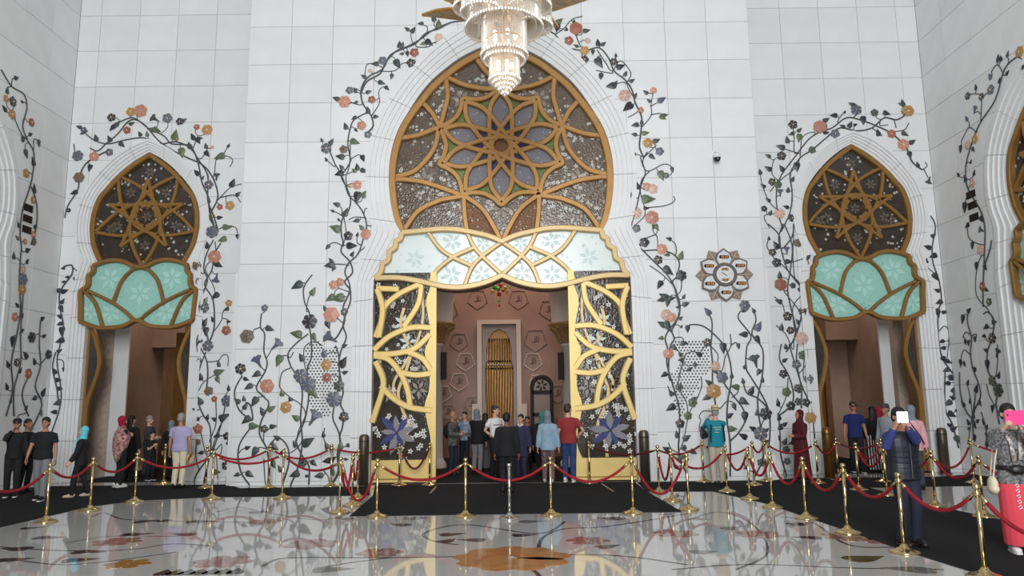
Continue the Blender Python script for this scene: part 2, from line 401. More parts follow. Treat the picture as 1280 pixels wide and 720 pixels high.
def screen(pl, outline, lines, d, frame_lines, label, colour, gold, wd, fw, decor=None, extra=(), seed=1, thick=.1):
    """gold strapwork in front of glass panes; every cell between straps is a pane of its own"""
    n_win[0] += 1; rng = random.Random(seed)
    t = link('window_%d' % n_win[0], None, kind='structure', label=label); t.empty_display_size = .1
    cs = cells(outline, lines)
    for T, A, c in cs:
        bm = bmesh.new(); tri_prism(bm, T, pl.P, d-.03, d)
        m = colour(c, A) if callable(colour) else colour
        p = obj('pane', bm, m, t)
        if decor:
            k = decor(c, A, m)
            if k:
                bm = bmesh.new()
                if k[0]: dots(bm, pl.P, T, A, d+.012, k[0], k[1], k[2], rng)
                if len(bm.verts): obj('pearl_specks', bm, k[3], p, kind='stuff')
                else: bm.free()
                if k[4] and A > .1:
                    bm = bmesh.new(); star(bm, pl.P, c[0], c[1], min(k[4], .42*sqrt(A)), d+.008, rng.random()*6, 6, .4); obj('etched_flower', bm, k[5], p)
    for i, l in enumerate(lines):
        bm = bmesh.new(); strap(bm, l, pl.P, wd, d, d+thick+.0017*(i % 9)); obj('strap', bm, gold, t)
    for i, l in enumerate(frame_lines):
        bm = bmesh.new(); strap(bm, l, pl.P, fw, d-.02, d+thick+.03+.002*i); obj('frame', bm, gold, t)
    return t
px2 = lambda pl, pts, d: [pl.at(x, y, d) for x, y in pts]
# ---- the great tympanum
D = -.33
circ = [p for p in half_to_full(cr(IN_C[6:], 4), XC)]
frame_c = half_to_full(cr([(a-.07 if a > .08 else 0, b-(.02 if b < 9 else .09)) for a, b in IN_C[6:]], 4), XC)
Lh = [[(493, 226.5), (501, 225), (520, 227), (533, 229.5), (558.5, 238), (581, 247)], [(581, 246), (562, 249), (549, 252), (523, 265), (505, 290)], [(580, 247), (581, 268), (584, 290)],
      [(581, 246), (603, 262), (619, 287), (626.5, 303)], [(549, 161), (542.5, 188), (520, 214), (495, 222)], [(502, 174), (523, 170.5), (542.5, 163), (549, 161)],
      [(526, 127), (541, 143.5), (550.5, 161)], [(557, 97), (560, 121), (555, 143.5), (550, 161)], [(557, 97), (578, 107), (600, 112), (612, 113), (627, 112)], [(595, 73), (602, 84), (614, 98), (626, 112)]]
lines = mirror([cr(px2(PC, l, D), 5) for l in Lh], XC)
rc = PC.at(626, 183, D); rc = (XC, rc[1])
pol = lambda r, a: (rc[0]+1.05*r*cos(a), rc[1]+r*sin(a))
petal_lines = []
for k in range(10):
    th = pi/2+k*pi/5
    for s in (-1, 1): petal_lines.append(cr([pol(1.37, th), pol(1.08, th+s*rad(11)), pol(.8, th+s*rad(18.5)), pol(.6, th+s*rad(26)), pol(.43, th+s*rad(37)), pol(.28, th+s*rad(58)), pol(.2, th+s*rad(90))], 5))
ring = cr([pol(r, pi/2+k*pi/5+rad(a)) for k in range(10) for r, a in ((1.47, 0), (1.33, 7), (1.25, 18), (1.33, 29))], 3, True); ring.append(ring[0])
def ctym(c, A):
    dx, dy = (c[0]-rc[0])/1.05, c[1]-rc[1]; r = hypot(dx, dy); a = (atan2(dy, dx)-pi/2) % (pi/5); off = min(a, pi/5-a)
    if r < 1.32 and A < .6:
        if r < .3: return 'amber_glass'
        if r > .95 and off > rad(10): return 'green_glass'
        if (r < .85 and off > rad(9)) or r < .5: return 'blue_glass'
        return 'grey_glass'
    return 'amber_glass' if c[1] < 6.1 and abs(c[0]-XC) < 1.3 else 'brown_glass'  # low middle panes: orange reflection from inside put into the glass colour
tips = [pol(1.47, pi/2+k*pi/5) for k in range(10)]
def snap(l):
    l = list(l)
    for i in (0, -1):
        b = min(tips, key=lambda p: hypot(p[0]-l[i][0], p[1]-l[i][1]))
        if hypot(b[0]-l[i][0], b[1]-l[i][1]) < .3: l[i] = b
    return l
lines = [snap(l) for l in lines]
screen(PC, circ, lines+petal_lines+[ring], D, [frame_c], 'great round tympanum of gold strapwork with a blue ten-petal glass rosette', ctym, 'bronze_gold', .125, .17,
       lambda c, A, m: (70, .025, .06, 'pearl', .26, 'etched_brown') if m == 'brown_glass' else ((60, .012, .03, 'pearl', 0, 0) if m in ('amber_glass', 'grey_glass') else None), seed=3)
# ---- its white lunette
D2 = -.25
top = [(503, 292), (523, 290), (550, 287.5), (570, 288), (583, 290), (609, 295.5), (627.5, 303)]
bot = [(470, 348.5), (497, 348), (523, 352), (550, 358), (571, 360), (590, 358), (609, 353), (627.5, 345)]
step = [(503, 292), (501.5, 300), (496, 302.5), (495, 310.5), (488, 315.5), (486.5, 326), (479.5, 331), (477, 341), (470, 348.5)]
U = lambda pts, k=5: cr(px2(PC, pts, D2), k)
t_, b_ = U(top), U(bot); s_ = px2(PC, step, D2)
half = s_[::-1]; outl = [*t_[:-1]]
full_top = t_ + [(2*XC-a, b) for a, b in t_[::-1][1:]]; full_bot = b_ + [(2*XC-a, b) for a, b in b_[::-1][1:]]
sR = [(2*XC-a, b) for a, b in s_]
lun_out = full_top + sR[1:] + full_bot[::-1][1:-1] + s_[::-1][:-1]
ll = [[(535, 290), (550, 311), (567, 322.5), (590, 333)], [(538, 352), (548, 337), (567, 322), (583, 314.5), (595, 309)], [(584, 291), (592, 308), (603, 321), (627.5, 344)], [(581.5, 357), (589.5, 336), (603, 321), (627.5, 303)]]
scal = []
for (a, b), (c, d) in zip(step[::2], step[2::2]): scal += [(a, b), ((a+c)/2-1.5, b+1.2), (c+.2, b+3.5)] if False else [(a, b)]
screen(PC, lun_out, mirror([U(l) for l in ll], XC), D2, [full_top, full_bot, cr(s_, 3), cr(sR, 3)], 'white glass lunette with gold interlace above the central doorway', 'white_glass', 'pale_gold', .10, .13,
       lambda c, A, m: (60, .02, .05, 'etched_leaf', .24, 'etched_leaf'), seed=5)
# ---- small arches
def bay_screens(pl, uc, where, seed):
    D = -.22
    vc = 6.46; R = 1.30
    circ = half_to_full(cr(IN_S[6:], 4), uc)
    fr = half_to_full(cr([(a-.055 if a > .06 else 0, b-(.02 if b < 7.2 else .07)) for a, b in IN_S[6:]], 4), uc)
    q = lambda r, a: (uc+r*cos(rad(a)), vc+r*sin(rad(a)))
    L = []
    for k in range(5):
        a, b = 126+72*k, 270+72*k
        c = a+72+180                          # swings past the far side of the centre
        L.append(cr([q(R, a), q(R*.6, a-22), q(R*.31, a-68), q(R*.31, b+68), q(R*.6, b+22), q(R, b)], 5))
        s = 90+72*k
        L.append(cr([q(R*.74, s), q(R*.45, s+11), q(R*.24, s+50), q(R*.2, s+100)], 4)); L.append(cr([q(R*.74, s), q(R*.45, s-11), q(R*.24, s-50), q(R*.2, s-100)], 4))
    def colr(c, A):
        r = hypot(c[0]-uc, c[1]-vc)
        return 'blue_glass' if r < .5 and A < .04 else 'dark_glass'
    screen(pl, circ, L, D, [fr], 'round tympanum with a gold five-point star over dark glass in the ' + where, colr, 'bay_gold', .085, .12,
           lambda c, A, m: (45, .02, .045, 'pearl', .15, 'etched_dark') if m == 'dark_glass' else None, seed=seed)
    A_ = lambda pts, k=4: [(x-XA+uc, y) for x, y in cr([PS.at(90+a/3, 180+b/3, D) for a, b in pts], k)]
    top = A_([(95, 462), (130, 448), (175, 441), (215, 448), (250, 468)]); bot = A_([(47, 668), (80, 682), (120, 692), (180, 690), (215, 682), (246, 664)])
    st = A_([(95, 462), (94, 482), (84, 494), (78, 500), (76, 528), (66, 545), (50, 556), (48, 600), (47, 668)], 1)
    ax = uc; m = lambda l: [(2*ax-a, b) for a, b in l]
    # bring the half onto the axis
    top[-1] = (ax, top[-1][1]); bot[-1] = (ax, bot[-1][1])
    ft, fb = top+m(top)[::-1][1:], bot+m(bot)[::-1][1:]
    out = ft + m(st)[1:] + fb[::-1][1:-1] + st[::-1][:-1]
    E1 = A_([(248, 468), (200, 515), (166, 600)]); F1 = A_([(72, 553), (150, 590), (210, 630), (246, 664)]); F1[-1] = (ax, F1[-1][1]); G1 = A_([(60, 556), (100, 600), (128, 690)]); E1[0] = (ax, E1[0][1])
    screen(pl, out, mirror([E1, F1, G1], ax), D+.10, [ft, fb, cr(st, 3), cr(m(st), 3)], 'mint glass lunette with gold curved straps in the ' + where, 'teal_glass', 'bay_gold', .075, .1,
           lambda c, A, m_: (55, .018, .05, 'pale_etch', .3, 'pale_etch'), seed=seed+1)
bay_screens(PS, XA, 'arch of the left bay', 11)
bay_screens(PS, XB, 'arch of the right bay', 21)
bay_screens(PL, YL, 'left side wall', 31)
bay_screens(PR, YR, 'right side wall', 41)
# ---- the two leaves of the great door
n_door = [0]
def great_leaf(mir, label):
    n_door[0] += 1; D = -.22; rng = random.Random(9+mir)
    t = link('door_%d' % n_door[0], None, kind='structure', label=label); t.empty_display_size = .1
    f = (lambda p: (2*XC-p[0], p[1])) if mir else (lambda p: p)
    Q = lambda pts, k=5: [f(p) for p in cr(px2(PC, pts, D), k)]
    uo, ui, zt = -3.17, -1.74, 4.75
    F_ = lambda pts: [f(p) for p in pts]
    glass = F_([(uo, .5), (ui-.1, .5), (ui-.1, zt), (uo, zt)])
    bm = bmesh.new(); slab(bm, glass, PC.P, D-.02, D); obj('pane', bm, 'dark_glass', t)
    bm = bmesh.new(); slab(bm, F_([(uo, .03), (ui, .03), (ui, .51), (uo, .51)]), PC.P, D-.06, D+.1); obj('kick_panel', bm, 'door_gold', t)
    bm = bmesh.new(); strap(bm, F_([(uo, .1), (ui, .1)]), PC.P, .03, D+.09, D+.11, .004); obj('groove', bm, 'bronze_gold', t)
    wav = [(-.03, .5), (.06, .75), (.07, 1.0), (.0, 1.35), (-.05, 1.7), (.03, 2.0), (.05, 2.3), (-.02, 2.65), (-.05, 2.95), (.04, 3.2), (.05, 3.5), (-.01, 3.85), (-.03, 4.1), (.05, 4.4), (.05, zt)]
    edge = cr([(ui-.2+x*1.1, y) for x, y in wav], 3)
    poly = edge+[(ui, zt), (ui, .5)]
    T, _ = cut(F_(poly), []); bm = bmesh.new(); tri_prism(bm, T, PC.P, D-.06, D+.08); obj('stile', bm, 'door_gold', t)
    ls = [[(471, 361), (485, 361.5), (499, 362)], [(527, 355), (501, 367), (482, 383), (478, 400), (470, 422)], [(527, 357), (523, 381), (505, 409)], [(538, 410), (514, 410), (487, 421), (468, 438)],
          [(538, 418), (520, 435), (496, 442), (468, 443)], [(468, 445), (487, 450), (503, 470), (511, 492), (513, 511)], [(510, 440), (528, 448), (538, 461)], [(539, 467), (520, 469), (503, 466)],
          [(477, 482), (491, 497), (512, 509), (540, 513)], [(470, 452), (479, 472), (479, 487), (472, 510), (466, 528)], [(472, 362), (479, 387), (474, 422)]]
    for l in ls:
        bm = bmesh.new(); strap(bm, Q(l), PC.P, .135, D, D+.085+.002*ls.index(l)); obj('strap', bm, 'door_gold', t)
    st = Q([(501, 574), (502, 560), (507, 545), (512, 533), (503, 512), (498, 490), (507, 465), (514, 440), (508, 425), (501, 405), (505, 385)])
    bm = bmesh.new(); strap(bm, st, PC.P, .07, D, D+.02, .005); obj('glass_stem', bm, 'pale_gold', t)
    st = Q([(527, 362), (529, 395), (522, 425), (506, 455), (492, 480), (497, 505)])
    bm = bmesh.new(); strap(bm, st, PC.P, .06, D, D+.015, .005); obj('glass_stem', bm, 'pale_gold', t)
    c = f(PC.at(496, 541, D))
    fl = thing_part('blue_flower', t)
    for k in range(9):
        a = k*2*pi/9+.25; r = rng.uniform(.36, .52)
        q = [(c[0]+r*x*cos(a)-r*y*sin(a), c[1]+r*x*sin(a)+r*y*cos(a)) for x, y in ((.05, 0), (.35, -.16), (.7, -.15), (1, 0), (.7, .15), (.35, .16))]
        bm = bmesh.new(); slab(bm, q, PC.P, D+.01, D+.025+.004*(k % 3)); obj('petal', bm, 'blue_glass' if k % 2 else 'grey_glass', fl)
    for (x, y) in ((503, 404), (510, 428), (523, 487), (488, 492), (527, 455)):
        q = f(PC.at(x, y, D)); bm = bmesh.new(); star(bm, PC.P, q[0], q[1], .22, D+.015, rng.random()*6, 5, .35); obj('glass_flower', bm, 'etched_leaf' if y < 440 else 'etched_brown', t)
    bm = bmesh.new()
    for _ in range(46):
        u, v = rng.uniform(uo+.05, ui-.35), rng.uniform(.6, 4.5)
        star(bm, PC.P, u if not mir else 2*XC-u, v, rng.uniform(.05, .075), D+.02, rng.random()*6, 5, .5)
    for _ in range(22):
        a = rng.random()*6.3; r = rng.uniform(.35, .62)
        star(bm, PC.P, c[0]+r*cos(a), c[1]+r*sin(a), .07, D+.03, rng.random()*6, 5, .5)
    obj('pearl_flowers', bm, 'pearl', t, kind='stuff')
def thing_part(name, parent):
    o = bpy.data.objects.new(name, None); COL.objects.link(o); o.empty_display_size = .05; setp(o, parent); return o
great_leaf(0, 'gold filigree door leaf standing left of the central doorway')
great_leaf(1, 'gold filigree door leaf standing right of the central doorway')
bm = bmesh.new(); q = px2(PC, bot, D2-.25); q = cr(q, 4); q = q+[(2*XC-a, b) for a, b in q[::-1][1:]]
strap(bm, [(a, b+.02) for a, b in q], PC.P, .22, D2-.5, D2-.1); obj('trim_door_head', bm, 'rose_stone', kind='structure')
# ---- leaves of the small doors, folded back in the jambs, gold wave along the free edge
def wave_leaf(pl, uc, side, label):
    n_door[0] += 1; D = -.32
    t = link('door_%d' % n_door[0], None, kind='structure', label=label); t.empty_display_size = .1
    W = [(.02, 3.72), (.16, 3.45), (.30, 3.0), (.31, 2.7), (.22, 2.3), (.10, 1.9), (.07, 1.5), (.10, 1.1), (.12, .6), (.12, .02)]
    line = cr([(uc+side*(1.29-x), y) for x, y in W], 4)
    bm = bmesh.new(); strap(bm, line, pl.P, .10, D-.06, D+.06); obj('wave_frame', bm, 'bay_gold', t)
    j = uc+side*1.29
    bm = bmesh.new(); strap(bm, [(j, 3.75), (j, .02)], pl.P, .10, D-.06, D+.05); obj('side_frame', bm, 'bay_gold', t)
    T, _ = cut(line+[(j, .02), (j, 3.72)], []); bm = bmesh.new(); tri_prism(bm, T, pl.P, D-.03, D); obj('pane', bm, 'dark_glass', t)
for pl, uc, w_ in ((PS, XA, 'left bay'), (PS, XB, 'right bay')):
    wave_leaf(pl, uc, -1, 'wavy gold door leaf in the left jamb of the %s arch' % w_)
    wave_leaf(pl, uc, 1, 'wavy gold door leaf in the right jamb of the %s arch' % w_)
# ------------------------------------------------------------------ rooms seen through the doors
def inner(name, m, *b): 
    bm = bmesh.new(); box(bm, *b); return obj(name, bm, m, kind='structure')
YB = 24.5
inner('wall_vestibule_back', 'rose_stone', -6.2, 5.75, YB, YB+.3, 0, 9.5)
inner('wall_vestibule_left', 'rose_stone', -6.3, -6.1, WF+1.12, YB, 0, 9.5)
inner('wall_vestibule_right', 'rose_stone', 5.65, 5.85, WF+1.12, YB, 0, 9.5)
inner('ceiling_vestibule', 'rose_stone', -6.3, 5.85, WF+1.12, YB, 9.5, 9.7)
for nm, a, b, pxs in (('left', XL-.3, -6.3, 0), ('right', 5.85, XR+.4, 1)):
    inner('wall_%s_lobby_back' % nm, 'beige_stone', a, b, 23.6, 23.9, 0, 7)
    o = a if nm == 'left' else b-.2
    inner('wall_%s_lobby_side' % nm, 'beige_stone', o, o+.2, WS+.5, 23.6, 0, 7)
    inner('ceiling_%s_lobby' % nm, 'beige_stone', a, b, WS+.5, 23.6, 6.9, 7.1)
for nm, s, pl, yc in (('left', -1, PL, YL), ('right', 1, PR, YR)):
    x = XL-1.6 if s < 0 else XR+1.4
    inner('wall_%s_alcove' % nm, 'beige_stone', x, x+.2, yc-2, yc+2, 0, 8.6)
    inner('wall_%s_alcove_end' % nm, 'beige_stone', min(x, pl.c+s*.5), max(x, pl.c+s*.5), yc+1.9, yc+2.1, 0, 8.6)
    inner('wall_%s_alcove_front' % nm, 'beige_stone', min(x, pl.c+s*.5), max(x, pl.c+s*.5), yc-2.1, yc-1.9, 0, 8.6)
    inner('ceiling_%s_alcove' % nm, 'beige_stone', min(x, pl.c+s*.5), max(x, pl.c+s*.5), yc-2, yc+2, 8.5, 8.6)
PB = Plane('F', YB)
# gold niche in its stone surround
def pbox(pl, x0, y0, x1, y1, d0, d1, name, m, parent=None, z0=None, **k):
    a = pl.at(x0, y0, d1); b = pl.at(x1, y1, d1); bm = bmesh.new(); z = b[1] if z0 is None else z0
    slab(bm, [(a[0], z), (b[0], z), (b[0], a[1]), (a[0], a[1])], pl.P, d0, d1); return obj(name, bm, m, parent, **k)
nt_ = thing('mihrab_niche', 'gilded ribbed prayer niche in a grey stone surround on the far wall', 'niche', PB.P(PB.at(625, 500)[0], 0, .1))
def np_(pts): return [PB.at(x, y, .2) for x, y in pts]
c = PB.at(624.5, 500, .2)[0]
sur = [(c-.72, 0), (c+.72, 0), (c+.72, 4.45), (c-.72, 4.45)]
arch = [(c-.47, -.2), (c+.47, -.2), (c+.46, 2.98), (c+.40, 3.1), (c+.42, 3.45), (c+.36, 3.8), (c+.2, 4.05), (c, 4.15), (c-.2, 4.05), (c-.36, 3.8), (c-.42, 3.45), (c-.40, 3.1), (c-.46, 2.98)]
T, _ = cut([(c-.56, 0), (c+.56, 0), (c+.56, 4.3), (c-.56, 4.3)], [arch]); bm = bmesh.new(); tri_prism(bm, T, PB.P, .05, .3); obj('inner_panel', bm, 'grey_stone', nt_)
T, _ = cut(sur, [[(c-.57, -.2), (c+.57, -.2), (c+.57, 4.31), (c-.57, 4.31)]]); bm = bmesh.new(); tri_prism(bm, T, PB.P, .02, .38); obj('surround', bm, 'line_stone', nt_)
bm = bmesh.new(); slab(bm, [(c-.5, 0), (c+.5, 0), (c+.5, 4.2), (c-.5, 4.2)], PB.P, .01, .06); obj('back_panel', bm, 'mihrab_gold', nt_)
for k in range(11):
    u = c-.42+.084*k; bm = bmesh.new(); tube(bm, [PB.P(u+.02*sin(z*1.7+k*.4), z, .1) for z in [i*.35 for i in range(12)]], .03, 6); obj('rib', bm, 'mihrab_gold', nt_, smooth=True)
for z in (2.86, 2.98, 3.1):
    bm = bmesh.new()
    for k in range(12): ball(bm, PB.P(c-.44+.08*k, z, .17), .034, 6, 4)
    obj('bead_band', bm, 'line_stone' if z == 2.98 else 'dark_wood', nt_, kind='stuff')
# relief medallions with calligraphy on the far wall
def medallion(x, y, r, bright):
    o = PB.at(x, y); s = r*PB.scale(x, y); n = 5
    t = link('trim_medallion', None, kind='structure')
    pts = cr([(o[0]+s*r*cos(-pi/2+k*2*pi/5+a), o[1]+s*r*sin(-pi/2+k*2*pi/5+a)) for k in range(5) for a, r in ((0, 1.0), (.2, .86), (.55, .84), (.63, .76), (.71, .84), (1.06, .86))], 2, True); pts.append(pts[0])
    bm = bmesh.new(); strap(bm, pts, PB.P, .03 if bright else .022, 0, .03, .006); obj('outline', bm, 'line_stone' if bright else 'faint_line', t)
    bm = bmesh.new(); q = s*.3
    strap(bm, [(o[0]-q, o[1]-.05), (o[0]-q*.4, o[1]-.09), (o[0]+q*.3, o[1]-.03), (o[0]+q, o[1]-.07), (o[0]+q, o[1]+.1)], PB.P, .028, 0, .012, .004)
    strap(bm, [(o[0]-q*.1, o[1]-.05), (o[0]-q*.1, o[1]+.13)], PB.P, .03, 0, .02, .005); strap(bm, [(o[0]+q*.4, o[1]-.05), (o[0]+q*.4, o[1]+.14)], PB.P, .03, 0, .02, .005)
    obj('calligraphy', bm, 'ink', t)
for x, y, r, b in ((574, 427, 12, 0), (582, 452, 12, 1), (574, 477, 12, 1), (554, 492, 11, 1), (597, 374, 13, 0), (648, 374, 13, 0), (560, 389, 13, 0), (686, 387, 13, 0), (669, 425, 15, 0), (666, 452, 12, 1), (697, 492, 12, 0), (672, 478, 11, 1), (590, 505, 10, 0), (560, 515, 10, 0)): medallion(x, y, r, b)
inner('trim_dado', 'brown_wood', -6.1, 5.65, YB-.12, YB, 0, 1.25)
pbox(PB, 651, 505, 660, 600, 0, .3, 'trim_mosaic_strip', 'line_stone', z0=1.2, kind='structure'); pbox(PB, 590, 505, 599, 600, 0, .3, 'trim_mosaic_strip.001', 'line_stone', z0=1.2, kind='structure')
# columns with gilt capitals inside the great door
for (px_, lab) in ((714, 'pale column with a gilt leafy capital seen through the right glass leaf'), (543, 'pale column with a gilt leafy capital seen through the left glass leaf')):
    P0 = Plane('F', 20.6).at(px_, 500); x = P0[0]; zc = Plane('F', 20.6).at(px_, 430)[1]; zt = Plane('F', 20.6).at(px_, 404)[1]
    t = thing('column', lab, 'column', (x, 20.6, 0))
    bm = bmesh.new(); lathe(bm, [(.34, 0), (.34, .12), (.28, .2), (.24, .3), (.22, zc-.08), (.27, zc-.06), (.27, zc)], 20, (x, 20.6, 0)); obj('shaft', bm, 'pale_stone', t, smooth=True)
    bm = bmesh.new(); lathe(bm, [(.27, zc), (.3, zc+.15), (.4, zc+.35), (.58, zt-.08), (.6, zt), (0, zt)], 20, (x, 20.6, 0)); cp = obj('capital', bm, 'capital_gold', t, smooth=True)
    for k in range(14):
        a = 2*pi*k/14; bm = bmesh.new(); tube(bm, [(x+r*cos(a), 20.6+r*sin(a), z) for r, z in ((.29, zc+.03), (.34, zc+.2), (.46, zc+.38), (.6, zt-.14))], [.03, .05, .05, .02], 5); obj('leaf', bm, 'capital_gold', cp)
    bm = bmesh.new(); lathe(bm, [(.5, zt), (.52, zt+.5), (.75, zt+1.4), (1.2, zt+2.2), (1.2, zt+2.25), (0, zt+2.25)], 20, (x, 20.6, 0)); obj('springer', bm, 'pale_stone', t, smooth=True)
    bm = bmesh.new(); box(bm, x-(.36 if px_ > 600 else -.2), x-(.2 if px_ > 600 else -.36), 20.3, 20.4, zc-1.0, zc-.25); obj('speaker_panel', bm, 'dark_wood', t)
# carved dark stand
Pw = Plane('F', 22.0); c = Pw.at(677.5, 500)[0]; zt = Pw.at(677, 470)[1]
t = thing('carved_stand', 'tall dark carved wooden stand with an arched hood inside the doorway', 'stand', (c, 22, 0))
hw = .29
for s in (-1, 1): 
    bm = bmesh.new(); box(bm, c+s*hw-.05, c+s*hw+.05, 21.9, 22.2, 0, zt-.3); obj('post', bm, 'dark_wood', t)
bm = bmesh.new(); strap(bm, [(c+hw*cos(a), zt-.3+.28*sin(a)) for a in [pi*k/10 for k in range(11)]], Pw.P, .11, -.2, .1); obj('hood', bm, 'dark_wood', t)
bm = bmesh.new(); T, _ = cut([(c-hw, .9), (c+hw, .9)]+[(c+hw*cos(a), zt-.3+.28*sin(a)) for a in [pi*k/10 for k in range(11)]], []); tri_prism(bm, T, Pw.P, -.16, -.1); obj('back_panel', bm, 'brown_wood', t)
bm = bmesh.new(); star(bm, Pw.P, c, zt-.28, .2, -.08, .3, 6, .35); obj('carving', bm, 'dark_wood', t)
for z in (.9, 1.35, 2.0):
    bm = bmesh.new(); box(bm, c-hw, c+hw, 21.9, 22.2, z, z+.09); obj('rail', bm, 'dark_wood', t)
bm = bmesh.new(); box(bm, c-hw-.05, c+hw+.05, 21.9, 22.2, 0, .9); obj('cabinet', bm, 'dark_wood', t)
# lobby walls behind the small doors
Pn = Plane('F', 19.3)
pbox(Pn, 119, 408, 146, 600, -.2, 0, 'wall_left_lobby_carved', 'carved_stone', z0=0, kind='structure'); pbox(Pn, 145, 400, 150, 600, -.02, .04, 'trim_left_lobby_edge', 'arch_marble', z0=0, kind='structure')
pbox(Pn, 1115, 398, 1146, 600, -.2, 0, 'wall_right_lobby_carved', 'carved_stone', z0=0, kind='structure'); pbox(Pn, 1109, 392, 1114.5, 600, -.02, .04, 'trim_right_lobby_edge', 'arch_marble', z0=0, kind='structure')
for x in (132.5, 1130):
    o = Pn.at(x, 500); bm = bmesh.new()
    for k in range(9):
        z = .5+k*.45; q = [(o[0]+.13*sin(a*2)*(1 if k % 2 else -1), z+.22*cos(a)) for a in [2*pi*i/12 for i in range(13)]]; strap(bm, q, Pn.P, .025, 0, .02, .005)
    obj('trim_arabesque', bm, 'line_stone', kind='structure')
Pq = Plane('F', 20.8)
for x0, x1, y, g0, g1, nm in ((205, 224, 436, 221, 227, 'left'), (1028, 1048, 428, 1024, 1029, 'right')):
    pbox(Pq, x0, y, x1, 600, -.3, 0, 'wall_%s_lobby_panel' % nm, 'brown_wood', z0=0, kind='structure')
    pbox(Pq, g0, y-20, g1, 600, -.02, .02, 'trim_%s_lobby_gilt' % nm, 'mihrab_gold', z0=0, kind='structure')  # narrow gold strip: a thin glow is put into its colour
Ph = Plane('F', 23.4)
pbox(Ph, 168, 392, 230, 434, -.1, .6, 'trim_left_lobby_soffit', 'beige_stone', kind='structure'); pbox(Ph, 1030, 385, 1096, 424, -.1, .6, 'trim_right_lobby_soffit', 'beige_stone', kind='structure')
